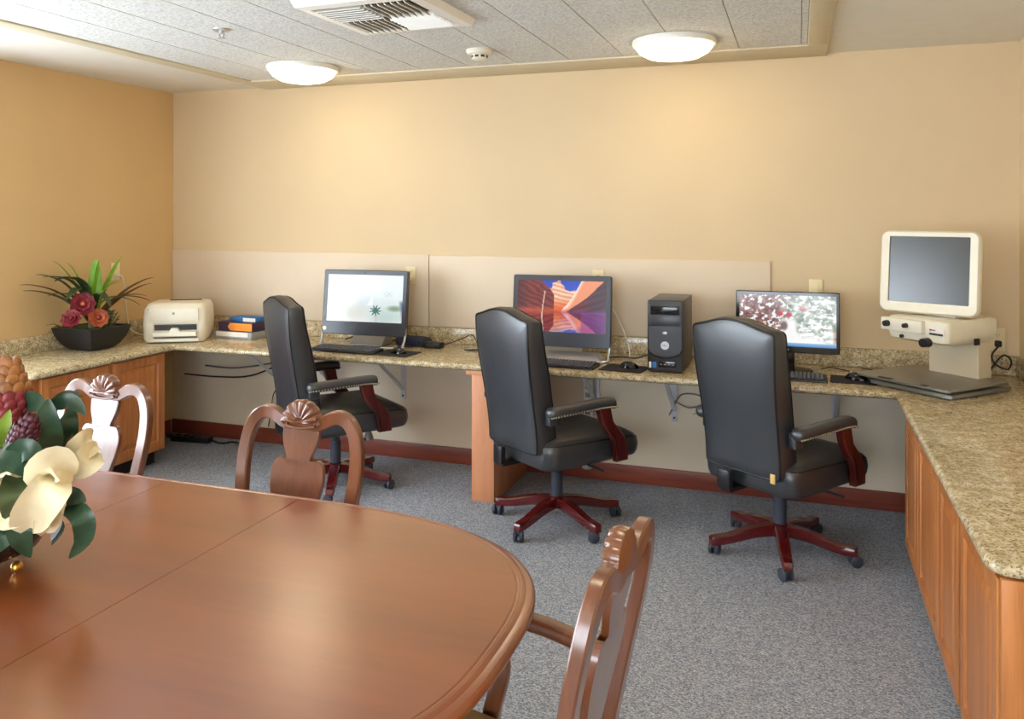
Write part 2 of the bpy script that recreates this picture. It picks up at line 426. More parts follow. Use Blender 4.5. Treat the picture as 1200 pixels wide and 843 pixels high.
# ------------------------------------------------------------------ backsplash panels on the back wall
def flat_panel(x0, x1, z0, z1, label):
    b = MB(); b.box(((x0 + x1) / 2, -.006, (z0 + z1) / 2), (x1 - x0, .012, z1 - z0), .002)
    return tag(b.build('wall_panel', 'panel_paint'), label, 'wall panel', 'beige panels above the desk')
flat_panel(.004, 2.026, .856, 1.31, 'pale beige wall panel on the left, behind the printer and first computer')
flat_panel(2.032, 4.10, .856, 1.305, 'pale beige wall panel on the right, behind the canyon screen and black tower')

# ------------------------------------------------------------------ granite worktop (one U-shaped slab) with its upstands
ZT, TH = .750, .036
RC = W
def corner(cx, cy, r, a0, a1, n=6):
    return [(cx + r * math.cos(R(a0 + (a1 - a0) * k / n)), cy + r * math.sin(R(a0 + (a1 - a0) * k / n))) for k in range(n + 1)]
LX, DY, RX, LE, RE = .565, -.628, 4.665, -1.625, -2.56
pts = [(0.001, -.001), (0.001, LE)] + corner(LX - .05, LE + .05, .05, -90, 0) + [(LX, DY), (RX, DY)] + corner(RX + .06, RE + .06, .06, 180, 270) + [(RC - .001, RE), (RC - .001, -.001)]
n = len(pts); free = [True] * n; free[0] = False; free[n - 1] = False; free[n - 2] = False
ct = thing('granite_worktop', 'speckled beige granite worktop running in a U along three walls', 'countertop', (0, 0, 0))
b = MB(); rs = []
for a in (-90, -60, -30, 0, 30, 60, 90):
    r_ = TH / 2; ins = r_ * (1 - math.cos(R(a))); z = ZT - r_ + r_ * math.sin(R(a))
    rs.append([Vector((u, v_, z)) for u, v_ in inset2(pts, ins, free)])
b.rings(rs); b.build('slab', 'granite', ct)
b = MB(); b.box(((W) / 2, -.011, ZT + .051), (W - .004, .02, .10), .003); b.build('upstand', 'granite', ct)
b = MB(); b.box((.012, LE / 2 - .012, ZT + .051), (.02, -LE - .03, .10), .003); b.build('upstand', 'granite', ct)
b = MB(); b.box((W - .012, RE / 2 - .012, ZT + .051), (.02, -RE - .03, .10), .003); b.build('upstand', 'granite', ct)

# ------------------------------------------------------------------ cabinets
def door_mesh(w, h, tk=.02):
    b = MB(); rs = []
    for ins, y in ((0, 0), (0, tk - .003), (.003, tk), (.052, tk), (.058, tk - .008), (.064, tk - .009), (.092, tk - .001), (.096, tk - .001)):
        rs.append([Vector((sx * (w / 2 - ins), -y, sz * (h / 2 - ins))) for sx, sz in ((-1, -1), (1, -1), (1, 1), (-1, 1))])
    b.rings(rs); return b
def cabinet(label, fx, y0, y1, face, depth, doors, endcap=None, pilaster=False):
    """face +1: front looks to +X (left run), -1: front looks to -X (right run)"""
    ym = (y0 + y1) / 2
    r = thing('base_cabinet', label, 'cabinet', (fx, ym, 0), 0, 'cherry base cabinets under the granite')
    top = ZT - TH - .001
    b = MB(); b.box((-face * (depth / 2 + .021), 0, (top + .1) / 2), (depth - .002, y1 - y0 - .002, top - .1)); b.build('carcass', 'cabinet_wood', r, smooth=0)
    b = MB(); b.box((-face * (depth / 2 + .06), 0, .05), (depth - .08, y1 - y0 - .004, .1)); b.build('toe_kick', 'dark_gap', r, smooth=0)
    for a, c in doors:
        o = door_mesh(c - a, top - .112 - .012).build('door', 'cabinet_wood', r, smooth=0)
        o.location = (-face * .0205, (a + c) / 2 - ym, (top + .1) / 2); o.rotation_euler = (0, 0, R(90 * face))
    if pilaster:
        b = MB(); b.box((-face * .03 , y0 - ym + .012 - .024, (top) / 2), (.05, .02, top - .002), .002); b.build('corner_post', 'cabinet_wood', r)
        d = door_mesh(depth - .06, top - .12).build('end_panel', 'cabinet_wood', r, smooth=0)
        d.location = (-face * (depth / 2 + .04), y0 - ym - .0005, top / 2 + .05)
    return r
cabinet('cherry base cabinet with two panelled doors under the black planter', .515, -1.575, -.625, 1, .47, [(-1.525, -1.085), (-1.05, -.645)])
b = None
cabinet('narrow cherry base cabinet in the right run, nearest the back wall', 4.688, -1.178, -.70, -1, .585, [(-1.172, -.775)])
cabinet('cherry double-door base cabinet in the middle of the right run', 4.688, -2.024, -1.180, -1, .585, [(-1.668, -1.186), (-2.022, -1.672)])
cabinet('cherry base cabinet at the near end of the right run, under the rounded granite corner', 4.688, -2.535, -2.064, -1, .585, [(-2.53, -2.068)], pilaster=True)
ps = thing('desk_support', 'pale reddish wood support panel holding up the middle of the desk', 'support panel', (2.625, -.31, 0))
b = MB(); b.box((0, -.0, (.69) / 2), (.13, .57, .69), .002); b.build('post', 'pedestal_wood', ps)
b = MB(); b.box((0, -.0, .702), (.19, .59, .022), .002); b.build('cap', 'pedestal_wood', ps)

# wall brackets
def bracket_tree():
    r = thing('shelf_bracket', '', 'bracket', (0, 0, 0), 0, 'metal brackets carrying the desk')
    b = MB(); b.box((0, -.006, .545), (.032, .01, .335), .002); b.build('wall_bar', 'bracket_metal', r)
    b = MB(); b.box((0, -.275, .706), (.032, .52, .012), .002); b.build('top_bar', 'bracket_metal', r)
    b = MB(); M = Matrix.Translation((0, -.20, .575)) @ Matrix.Rotation(math.atan2(.255, .36), 4, 'X').inverted()
    b.box((0, 0, 0), (.022, .455, .012), M=M); b.build('brace', 'bracket_metal', r)
    for z in (.40, .66):
        b = MB(); b.cyl((0, -.011, z), (0, -.015, z), .006, seg=10); b.build('screw', 'steel_dark', r)
    return r
bk = bracket_tree()
BL = [(.90, 'metal desk bracket behind the leftmost chair back, nearest the printer'), (1.33, 'metal desk bracket under the first computer, left one behind the chair'),
      (1.845, 'metal desk bracket with diagonal brace right of the first office chair'), (3.12, 'metal desk bracket above the arm of the middle office chair'),
      (3.575, 'metal desk bracket under the black computer tower'), (4.43, 'metal desk bracket seen above the arm of the right office chair')]
for i, (x, l) in enumerate(BL):
    o = bk if i == 0 else copy_tree(bk)
    o.location = (x, 0, 0); o['label'] = l

# ------------------------------------------------------------------ outlets and cords
def outlet(name, loc, rot, label, kind='outlet'):
    r = thing(name, label, 'outlet' if kind == 'outlet' else 'switch', loc, rot)
    b = MB(); b.box((0, -.003, 0), (.07, .006, .115), .002); b.build('plate', 'ivory_plastic', r)
    if kind == 'outlet':
        for z in (.022, -.022):
            b = MB(); b.rings([[Vector((u, -.006, z + w_)) for u, w_ in rrect(.034, .028, .012)], [Vector((u, -.0085, z + w_)) for u, w_ in rrect(.032, .026, .011)]])
            so = b.build('socket', 'ivory_plastic', r)
            b = MB(); b.box((-.006, -.0087, z + .002), (.002, .001, .008)); b.box((.006, -.0087, z + .002), (.002, .001, .008)); b.sphere((0, -.0085, z - .008), .002, 8, 6); b.build('slot', 'black_plastic', so, smooth=0)
    else:
        b = MB(); b.box((0, -.007, 0), (.034, .006, .068), .002); b.build('rocker', 'ivory_plastic', r)
    return r
outlet('wall_outlet', (0.0005, -.53, 1.19), R(90), 'ivory outlet on the left wall above the printer, with a white plug')
outlet('wall_outlet', (1.905, -.0125, 1.175), 0, 'ivory outlet at the upper right corner of the first computer screen')
outlet('wall_outlet', (3.13, -.0125, 1.18), 0, 'ivory outlet mostly hidden behind the canyon screen')
outlet('wall_switch', (4.335, -.0005, 1.155), 0, 'ivory switch plate on the wall above the snow scene monitor', 'switch')
outlet('wall_outlet', (5.20, -.0005, .93), 0, 'ivory outlet low in the right corner behind the magnifier')
def cord(pts, r, mat, label, name='cord', group=None):
    b = MB(); b.tube(pts, r, 8, 6); o = b.build(name, mat, smooth=60); return tag(o, label, 'cord', group)
b = MB(); b.tube([(.012, -.53, 1.168), (.034, -.53, 1.168), (.05, -.515, 1.15), (.046, -.49, 1.05), (.04, -.47, .9), (.045, -.44, .80), (.09, -.40, .762), (.18, -.36, .757)], .004, 8, 6)
b.box((.02, -.53, 1.168), (.02, .026, .026), .004)
tag(b.build('cord', 'cord_white', smooth=50), 'white power cord plugged into the left wall outlet', 'cord')

# ------------------------------------------------------------------ printer
pr = thing('laser_printer', 'cream desktop laser printer in the corner of the worktop', 'printer', (.43, -.42, ZT), R(29))
def boxring(w, y0, y1, z, r): return [Vector((u, (y0 + y1) / 2 + v_, z)) for u, v_ in rrect(w, y1 - y0, r, 4)]
b = MB()
b.rings([boxring(.35, -.15, .15, .004, .03), boxring(.375, -.165, .165, .03, .035), boxring(.385, -.165, .165, .12, .04), boxring(.375, -.155, .165, .21, .045), boxring(.35, -.13, .155, .243, .05), boxring(.31, -.10, .13, .25, .05)])
b.build('body', 'cream_plastic', pr, smooth=50)
b = MB(); b.box((0, -.166, .178), (.30, .008, .085), .003); b.build('front_cover', 'cream_plastic', pr)
b = MB(); b.box((.012, -.1645, .080), (.275, .004, .10), .0); b.build('recess', 'beige_plastic', pr, smooth=0)
b = MB(); b.box((.012, -.1675, .100), (.255, .004, .036), .0); b.build('paper_slot', 'black_plastic', pr, smooth=0)
b = MB(); b.box((.012, -.1685, .036), (.26, .004, .008), .0); b.build('input_gap', 'dark_plastic', pr, smooth=0)
b = MB(); b.prism([(-.12, .046), (.142, .046), (.142, .074), (.045, .076), (.03, .098), (-.008, .098), (-.022, .076), (-.12, .074)], lambda u, v_, w: Vector((u, w, v_)), -.20, -.168, .003); b.build('output_tray', 'cream_plastic', pr)
b = MB(); b.box((.012, -.178, .115), (.25, .012, .01), .002); b.build('slot_lip', 'charcoal_plastic', pr)
b = MB(); b.box((.01, -.178, .020), (.29, .018, .018), .004); b.build('input_flap', 'cream_plastic', pr)
b = MB(); b.box((.03, .05, .253), (.2, .012, .006), .002); b.build('top_slot', 'dark_plastic', pr)
b = MB(); b.cyl((0, -.169, .188), (0, -.1725, .188), .008, seg=16); b.build('round_emblem', 'grey_plastic', pr)
b = MB(); b.cyl((-.15, -.166, .215), (-.15, -.1685, .215), .006, seg=12); b.build('button', 'grey_plastic', pr)
b = MB()
c0, c1 = Vector((.11, -.55, ZT + .028)), Vector((.235, -.655, ZT + .028))
b.tube([onz(143, 391, ZT) + Vector((0, 0, .026)), onz(163, 390, ZT) + Vector((0, .0, .026))], .024, 20)
tag(b.build('grey_tube', 'grey_plastic', smooth=50), 'pale grey tube lying between the black planter and the printer', 'tube')

# ------------------------------------------------------------------ potted plant on the left worktop
pp = thing('potted_plant', 'artificial plant with spiky blades and red flowers in a square black planter', 'plant', (.20, -.905, ZT))
def sqr(h, z, r=.004): return [Vector((u, v_, z)) for u, v_ in rrect(2 * h, 2 * h, r, 2)]
b = MB()
b.rings([sqr(.075, .001), sqr(.088, .006), sqr(.112, .03), sqr(.132, .065), sqr(.146, .10), sqr(.154, .135), sqr(.155, .138), sqr(.148, .138), sqr(.140, .11)])
b.build('pot', 'bowl_black', pp, smooth=30)
b = MB()
for i in range(40): b.sphere((random.uniform(-.11, .11), random.uniform(-.11, .11), .115), (.03, .03, .018), 8, 6)
b.build('moss', 'moss', pp, smooth=60)
PPL = Vector((.20, -.905, ZT))
def blade_mesh(pts, w, fold=.25, up=Vector((0, 0, 1)), n=7, wprof=(.35, .8, 1, .95, .75, .45, .04)):
    P = spline(pts, n); rs = []
    for i, p in enumerate(P):
        tt = (P[min(i + 1, len(P) - 1)] - P[max(i - 1, 0)]).normalized()
        sd = tt.cross(up)
        if sd.length < .05: sd = tt.cross(Vector((1, 0, 0)))
        sd.normalize(); nn = sd.cross(tt).normalized(); hw = w / 2 * lerp_list(wprof, i / (len(P) - 1))
        th = .0012
        rs.append([p - sd * hw + nn * hw * fold, p + nn * 0, p + sd * hw + nn * hw * fold, p + sd * hw + nn * (hw * fold - th), p - nn * th, p - sd * hw + nn * (hw * fold - th)])
    b = MB(); b.rings(rs); return b
def pblade(pix, X, w, mat, mid=None, base=(0, 0, .13), lift=.06):
    w *= 2.5
    tip = onx(pix[0], pix[1], X) - PPL
    ba = Vector(base)
    if mid is None: m = (ba + tip) / 2 + Vector((0, 0, lift))
    else: m = onx(mid[0], mid[1], (X + .2) / 2) - PPL
    m = m + Vector((0, 0, .035 if 'lime' not in mat else .01))
    blade_mesh([ba, ba.lerp(m, .5) + Vector((0, 0, lift * .6)), m, m.lerp(tip, .6) + Vector((0, 0, .012)), tip], w).build('leaf_blade', mat, pp, smooth=60)
# tip pixel, X plane
for pix, X, w, mat, lift in [((23, 334), .05, .022, 'blade_brown', .04), ((27, 341), .10, .026, 'blade_dark', .02), ((42, 322), .06, .026, 'blade_dark', .06),
                             ((50, 325), .14, .022, 'blade_dark', .08), ((56, 347), .2, .016, 'blade_brown', .05), ((64, 330), .16, .04, 'blade_dark', .10),
                             ((181, 325), .30, .016, 'blade_brown', .02), ((178, 332), .24, .015, 'blade_brown', .0), ((172, 347), .34, .016, 'blade_brown', .04),
                             ((176, 353), .30, .018, 'blade_brown', .06), ((165, 358), .36, .018, 'blade_dark', .07), ((130, 360), .4, .022, 'blade_dark', .09), ((78, 352), .25, .03, 'blade_dark', .1)]:
    pblade(pix, X, w, mat, base=(random.uniform(-.02, .03), random.uniform(-.02, .02), .16), lift=lift)
for pix, X, w, lift in [((62, 306), .06, .026, .05), ((78, 308), .10, .026, .05), ((112, 304), .2, .034, .02), ((116, 305), .24, .022, .02), ((143, 300), .26, .024, .0), ((138, 332), .3, .026, .06)]:
    pblade(pix, X, w, 'blade_lime', base=(random.uniform(-.01, .02), random.uniform(-.01, .01), .19), lift=lift)
b = MB(); b.tube([(0, 0, .1), (0, 0, .21)], [.03, .012], 10); b.build('stem', 'blade_dark', pp)
def flower(c, r, facing, mats, parent, npet=9, tilt=35):
    q = Vector(facing).to_track_quat('Z', 'Y').to_matrix().to_4x4()
    b = MB()
    for lay, (k, rr, ti) in enumerate(((npet, r, tilt - 25), (npet - 2, r * .72, tilt), (npet - 4, r * .45, tilt + 25))):
        for i in range(k):
            M = Matrix.Translation(c) @ q @ Matrix.Rotation(2 * math.pi * i / k + lay * .3, 4, 'Z') @ Matrix.Rotation(R(-ti), 4, 'Y')
            pr_ = [(0, .10), (.25, .34), (.55, .44), (.8, .34), (1, .03)]
            rs = [[M @ Vector((u * rr, -h * rr, .08 * rr * u)), M @ Vector((u * rr, 0, -.06 * rr)), M @ Vector((u * rr, h * rr, .08 * rr * u)), M @ Vector((u * rr, 0, -.06 * rr - .002))] for u, h in pr_]
            b.rings(rs)
    f = b.build('flower', mats[0], parent, smooth=60)
    b = MB(); b.sphere(Vector(c) + Vector(facing).normalized() * r * .2, r * .22, 10, 8); b.build('flower_centre', mats[1], f)
    return f
tocam = Vector((.74, -.66, .25))
flower(onx(97, 357, .27) - PPL, .074, tocam, ('petal_red', 'petal_orange'), pp)
flower(onx(115, 373, .33) - PPL, .062, tocam + Vector((.2, 0, .2)), ('petal_orange', 'petal_red'), pp)
flower(onx(84, 374, .27) - PPL, .06, tocam + Vector((-.3, -.3, .3)), ('petal_red', 'petal_red'), pp)
b = MB()
for i in range(26):
    a = random.uniform(0, 6.28); p0 = Vector((.09, .03, .12)); p1 = p0 + Vector((random.uniform(-.03, .06), random.uniform(-.06, .06), random.uniform(.05, .12)))
    b.tube([p0, p0.lerp(p1, .5) + Vector((.01, 0, .01)), p1], .0025, 5)
    for k in range(5): b.sphere(p0.lerp(p1, .35 + .15 * k) + Vector((random.uniform(-.008, .008),) * 3), (.006, .006, .004), 6, 4)
b.build('sprig', 'leaf_olive', pp, smooth=60)
b = MB()
for i in range(10):
    p0 = Vector((-.10, -.12, .13)); p1 = p0 + Vector((random.uniform(-.05, .0), random.uniform(-.08, .02), random.uniform(-.02, .05)))
    b.tube([p0, p0.lerp(p1, .5) + Vector((0, 0, .02)), p1], [.003, .002, .001], 5)
b.build('twig', 'blade_brown', pp, smooth=60)

# ------------------------------------------------------------------ boxes next to the printer
def card_box(name, c, d, rot, mat, label, cat, extra=None):
    r = thing(name, label, cat, c, rot)
    b = MB(); b.box((0, 0, d[2] / 2), d, .003); b.build('body', mat, r)
    if extra: extra(r)
    return r
def ex_tray(r):
    b = MB(); b.box((0, -.1005, .03), (.26, .003, .03), .001); b.build('front_label', 'paper', r)
def ex_orange(r):
    b = MB(); b.prism([(-.06, .030), (-.04, .006), (.138, .006), (.138, .054), (-.04, .054)], lambda u, v_, w: Vector((u, w, v_)), -.0815, -.080); b.build('orange_panel', 'orange_card', r, smooth=0)
def ex_blue(r):
    b = MB(); b.box((.05, -.0605, .0135), (.098, .003, .024)); b.build('white_panel', 'paper', r, smooth=0)
card_box('storage_tray', (.75, -.20, ZT + .0005), (.32, .20, .045), R(-3), 'grey_plastic', 'grey tray at the bottom of the pile beside the printer', 'tray', ex_tray)
card_box('carton', (.755, -.195, ZT + .046), (.28, .16, .060), R(-3), 'purple_card', 'dark purple and orange carton lying on the grey tray', 'box', ex_orange)
card_box('carton', (.785, -.175, ZT + .1065), (.21, .12, .027), R(-2), 'blue_card', 'blue and white carton on top of the pile beside the printer', 'box', ex_blue)

# ------------------------------------------------------------------ screens
def screen_mesh(w, h, cfun, nx=150, ny=90):
    bm = bmesh.new(); vs = [[bm.verts.new((w * (i / nx - .5), 0, h * (j / ny - .5))) for i in range(nx + 1)] for j in range(ny + 1)]
    for j in range(ny):
        for i in range(nx): bm.faces.new((vs[j][i], vs[j][i + 1], vs[j + 1][i + 1], vs[j + 1][i]))
    me = bpy.data.meshes.new('screen'); bm.to_mesh(me); bm.free()
    a = me.color_attributes.new('picture', 'FLOAT_COLOR', 'POINT')
    for j in range(ny + 1):
        for i in range(nx + 1):
            a.data[j * (nx + 1) + i].color = lin([max(0, min(255, q)) for q in cfun(i / nx, j / ny)])
    return me
def mixc(a, b, t_):
    t_ = max(0, min(1, t_)); return tuple(x + (y - x) * t_ for x, y in zip(a, b))
def sm(a, b, x):
    x = max(0, min(1, (x - a) / (b - a))); return x * x * (3 - 2 * x)
def fb(x, y, s): return noise.fractal(Vector((x * s, y * s, 3.1)), 1., 2., 4)
def pic_white(u, v_):
    c = mixc((252, 252, 252), (226, 238, 236), sm(.35, .8, u))
    c = mixc(c, (214, 226, 232), .6 * sm(.22, .05, math.hypot(u - .5, (v_ - .45) * .6)))
    c = mixc(c, (190, 214, 206), .7 * sm(.34, 0, math.hypot((u - .78), (v_ - .12) * 1.3)))
    c = mixc(c, (120, 150, 120), .8 * sm(.10, .02, math.hypot((u - .90) * .7, (v_ - .30) * 1.1)))
    c = mixc(c, (60, 80, 130), sm(.95, 1.0, u + (v_ - .3) * .1) * sm(.5, .4, v_) * .8)
    c = mixc(c, (186, 186, 196), .6 * sm(.09, .02, math.hypot((u - .81), (v_ - .60) * .9)) * (.5 + .5 * math.sin(u * 90) * math.sin(v_ * 70)))
    c = mixc(c, (255, 255, 255), sm(.0, .06, (u - .54) + .35 * (.45 - v_)) * sm(.62, .6, u) * sm(.34, .36, v_) * sm(.6, .55, v_))
    a = math.atan2((v_ - .25) * .65, (u - .65)); d = math.hypot((v_ - .25) * .65, u - .65)
    star = .035 + .045 * abs(math.cos(a * 4.5 + .4)) ** 3
    if d < star: c = mixc(c, (52, 104, 96), .85)
    c = mixc(c, (200, 190, 170), .4 * sm(.03, .0, abs(u - .66)) * sm(.2, .12, v_))
    c = mixc(c, (226, 230, 218), .8 * sm(.25, .05, math.hypot(u - .4, (v_ - .2))))
    return c
def pic_canyon(u, v_):
    hz = .40                                   # waterline
    w = v_ if v_ > hz else hz + (hz - v_) * 1.15
    x = u; h = (w - hz) / (1 - hz)
    sky = mixc((70, 120, 220), (30, 70, 190), h)
    c = sky
    hill = .98 - abs(x - .49) * 2.3 - .10 * math.sin((x - .49) * 26) + .1 * fb(x, h, 9)
    if h < hill:
        st = math.sin(h * 46 + (x - .5) * 30 + 2 * fb(x, h, 6))
        c = mixc((226, 150, 110), (250, 214, 190), .5 + .5 * st)
        c = mixc(c, (230, 84, 30), sm(.5, .1, h) * .7)
    lb = 1.95 - x * 3.5 + .10 * math.sin(x * 20)    # left wall
    if x < .42 and h < lb + .1 * math.sin(x * 9):
        st = math.sin((h * 1.2 + x * 1.6) * 30 + 3 * fb(x, h, 4))
        c = mixc((92, 34, 42), (140, 56, 54), .5 + .5 * st)
        c = mixc(c, (206, 104, 80), .6 * sm(.2, .0, h))
        c = mixc(c, (60, 30, 50), .5 * sm(.15, 0, x))
    edge = (x - .50) * 4.4 + .08 * math.sin(x * 18)
    if x > .50 and h < edge:
        e2 = edge - h
        c = mixc((252, 226, 210), (240, 150, 110), sm(.0, .28, e2))
        if h < (x - .58) * 2.5 + .04 * math.sin(x * 14): c = mixc((110, 50, 62), (52, 24, 44), sm(.62, 1, x) + .25 * math.sin((h - x) * 30))
    if h < .12: c = mixc(c, (196, 80, 60) if x < .6 else (110, 60, 120), .6 * (1 - h / .12))
    if v_ < hz:
        c = mixc(c, (140, 40, 120) if x > .5 else (150, 50, 50), .32 + .25 * fb(x, v_, 5))
        if x > .72: c = mixc(c, (128, 66, 158), .5)
        c = mixc(c, (96, 128, 220), .5 * sm(.10, .0, v_) * sm(.3, .5, x) * sm(.8, .6, x))
    if abs(x - .30 + .015 * math.sin(v_ * 5)) < .006 and v_ < .8: c = mixc(c, (250, 220, 200), .8)
    return c
def pic_snow(u, v_):
    a = fb(u * 1.6, v_, 9); b_ = fb(u * 1.6 + 7, v_ + 3, 13); d_ = fb(u + 3, v_ * 2 + 9, 7)
    left = mixc((112, 66, 66), (168, 128, 118), .5 + a)
    right = mixc((128, 146, 128), (206, 214, 206), .5 + a)
    c = mixc(left, right, sm(.35, .6, u + .15 * d_))
    c = mixc(c, (246, 246, 246), sm(.12, .3, b_ + .25 * sm(.5, .15, v_)))
    c = mixc(c, (250, 250, 250), sm(.10, .35, d_) * sm(.45, .7, u))
    c = mixc(c, (252, 250, 248), sm(.22, .05, v_ - .08 * math.sin(u * 11)))
    c = mixc(c, (252, 250, 248), sm(.10, .05, abs(u - .56 + .1 * v_)) * sm(.62, .45, v_))
    c = mixc(c, (96, 70, 66), .8 * sm(.05, .02, math.hypot(u - .47, (v_ - .40) * .4)))
    for cx_, cy_ in ((.43, .63), (.52, .62)):
        c = mixc(c, (206, 40, 56), sm(.035, .022, math.hypot(u - cx_, (v_ - cy_) * .7)))
    c = mixc(c, (196, 110, 100), .6 * sm(.06, .02, math.hypot(u - .66, (v_ - .74) * .7)))
    c = mixc(c, (150, 100, 84), .7 * sm(.95, 1.0, u) * sm(.45, .3, v_))
    if v_ < .07: c = mixc((60, 120, 190), (150, 200, 235), v_ / .07)
    return c
def add_screen(parent, w, h, fun, mat, loc):
    me = screen_mesh(w, h, fun); me.materials.append(MATS[mat])
    o = bpy.data.objects.new('screen', me); COL.objects.link(o); o.parent = parent; o.location = loc; return o
def text_part(body, size, loc, mat, parent, rot=(R(90), 0, 0)):
    cu = bpy.data.curves.new('lettering', 'FONT'); cu.body = body; cu.size = size; cu.align_x = 'CENTER'; cu.align_y = 'CENTER'; cu.extrude = .0003
    o = bpy.data.objects.new('lettering', cu); COL.objects.link(o)
    dg = bpy.context.evaluated_depsgraph_get(); me = bpy.data.meshes.new_from_object(o.evaluated_get(dg))
    bpy.data.objects.remove(o); q = bpy.data.objects.new('lettering', me); COL.objects.link(q); me.materials.append(MATS[mat])
    q.parent = parent; q.location = loc; q.rotation_euler = rot; return q
def framebox(b, w, h, t_, y0, il, ir, it, ib, r=.012):
    """rounded slab with a recessed rectangular opening towards -Y"""
    o = rrect(w, h, r, 4)
    iw, ih = w - il - ir, h - it - ib; icx, icz = (il - ir) / 2, (ib - it) / 2
    inn = rrect(iw, ih, .002, 4, icx, icz)
    f = lambda L, y: [Vector((u, y, v_)) for u, v_ in L]
    b.rings([f(inset2(o, .02), y0 + t_), f(o, y0 + t_ * .6), f(o, y0 + .004), f(inset2(o, .004), y0), f(inn, y0), f(inn, y0 + .006)])
def aio(name_label, loc, rot, pic, mat, feet_mat, logo):
    r = thing('all_in_one_computer', name_label, 'computer', loc, rot, 'all-in-one computers on the desk')
    tilt = bpy.data.objects
    w, h, zc = .572, .40, .270
    def T(o): o.location = Vector((0, 0, zc)); o.rotation_euler = (R(-6), 0, 0); return o
    b = MB(); framebox(b, w, h, .05, -.02, .028, .028, .030, .082); hs = T(b.build('housing', 'bezel_plastic', r, smooth=30))
    add_screen(hs, w - .056, h - .112, pic, mat, (0, -.0165, .026))
    b = MB(); b.box((0, -.0205, -h / 2 + .04), (w - .01, .002, .07)); b.build('lower_bezel', 'bezel_plastic', hs, smooth=0)
    b = MB(); b.cyl((0, -.019, h / 2 - .014), (0, -.0225, h / 2 - .014), .006, seg=14); b.build('webcam', 'black_plastic', hs)
    if logo:
        b = MB(); b.cyl((-w / 2 + .022, -.0195, -h / 2 + .035), (-w / 2 + .022, -.0235, -h / 2 + .035), .013, seg=20); b.build('round_emblem', 'white_plastic', hs)
    b = MB()
    b.tube([(-.275, -.02, .16), (-.282, -.03, .085), (-.277, -.05, .03), (-.255, -.075, .0095), (.0, -.085, .0085), (.255, -.075, .0095), (.277, -.05, .03), (.282, -.03, .085), (.275, -.02, .16)], .0075, 10, 6)
    b.build('front_foot', feet_mat, r, smooth=60)
    b = MB(); b.prism([(.0, .004), (.0, .012), (.10, .10), (.115, .22), (.13, .22), (.135, .09), (.15, .004)], lambda u, v_, w_: Vector((w_, u, v_)), -.11, .11, .002); b.build('stand', feet_mat, r)
    return r
aio('dark all-in-one computer with a bright white plant picture on its screen', (1.72, -.27, ZT), R(2), pic_white, 'screen_white', 'silver', True)
r2 = aio('dark all-in-one computer showing a red canyon picture', (2.985, -.29, ZT), R(1), pic_canyon, 'screen_canyon', 'silver', False)
b = MB(); b.rings([[Vector((u, v_, .003)) for u, v_ in rrect(.46, .13, .02, 4, .02, -.055)], [Vector((u, v_, .02)) for u, v_ in rrect(.44, .11, .02, 4, .02, -.05)], [Vector((u, v_, .045)) for u, v_ in rrect(.40, .05, .015, 4, .02, -.02)]])
b.build('base_shelf', 'silver', r2, smooth=40)

def keyboard(label, loc, rot, w=.44, d=.14):
    r = thing('keyboard', label, 'keyboard', loc, rot, 'black keyboards on the desk')
    b = MB(); b.rings([[Vector((u, v_, .002)) for u, v_ in rrect(w, d, .008)], [Vector((u, v_, .009 + .008 * (v_ / d + .5))) for u, v_ in rrect(w, d, .008)], [Vector((u, v_, .012 + .008 * (v_ / d + .5))) for u, v_ in rrect(w - .008, d - .008, .006)]]); b.build('case', 'black_plastic', r)
    b = MB(); kx = w / 22.5
    for row in range(6):
        y = d / 2 - .018 - row * (d - .026) / 5.6; z = .0125 + .008 * (y / d + .5)
        x = -w / 2 + .016
        k_ = 0
        while x < w / 2 - .02:
            ww = kx * .74
            if row == 5 and 4 <= k_ < 5: ww = kx * 5.6
            if not (x > w * .18 and x < w * .195): b.box((x + ww / 2, y, z + .004), (ww, .0142, .007), .0015, 1)
            x += ww + kx * .26; k_ += 1
    b.build('keys', 'key_plastic', r, smooth=0)
    return r
keyboard('black keyboard in front of the white-screened computer', (1.70, -.47, ZT), R(-2))
keyboard('black keyboard in front of the canyon-screened computer', (3.02, -.50, ZT), R(-3))
keyboard('black keyboard in front of the snow scene monitor', (4.16, -.45, ZT), R(0))
def mouse(label, loc, rot):
    r = thing('computer_mouse', label, 'mouse', loc, rot, 'computer mice on the desk')
    b = MB()
    rs = []
    for k in range(9):
        a = k / 8; y = -.052 + .104 * a; hw = .034 * (math.sin(math.pi * min(max(a, .06), .94)) ** .42); hh = .034 * math.sin(math.pi * (.1 + .82 * a)) ** .6
        rs.append([Vector((hw * math.cos(R(q)), y, .001 + hh * max(0, math.sin(R(q))) )) for q in range(0, 181, 15)] + [Vector((hw * .5, y, .001)), Vector((-hw * .5, y, .001))][::-1][::-1])
    rs = [q[:13] for q in rs]
    b.rings(rs); b.build('shell', 'gloss_black', r, smooth=60)
    b = MB(); b.cyl((-.004, .028, .03), (.004, .028, .03), .008, seg=14); b.build('scroll_wheel', 'grey_plastic', r)
    return r
def mousepad(label, loc, rot, w=.23, d=.19):
    b = MB(); b.rings([[Vector((u, v_, .0)) for u, v_ in rrect(w, d, .008)], [Vector((u, v_, .0035)) for u, v_ in rrect(w, d, .008)]])
    o = b.build('mouse_pad', 'rubber_pad', smooth=30); o.location = loc; o.rotation_euler = (0, 0, rot)
    return tag(o, label, 'mouse pad', 'black mouse pads on the desk')
mousepad('black mouse pad right of the first keyboard', (2.03, -.45, ZT + .0003), R(-4))
mousepad('black mouse pad between the canyon screen and the tower', (3.38, -.47, ZT + .0003), R(-6))
mousepad('black mouse pad right of the snow scene monitor', (4.50, -.40, ZT + .0003), R(-3), .21, .19)
mouse('black mouse on the mouse pad by the first computer', (2.035, -.445, ZT + .004), R(68))
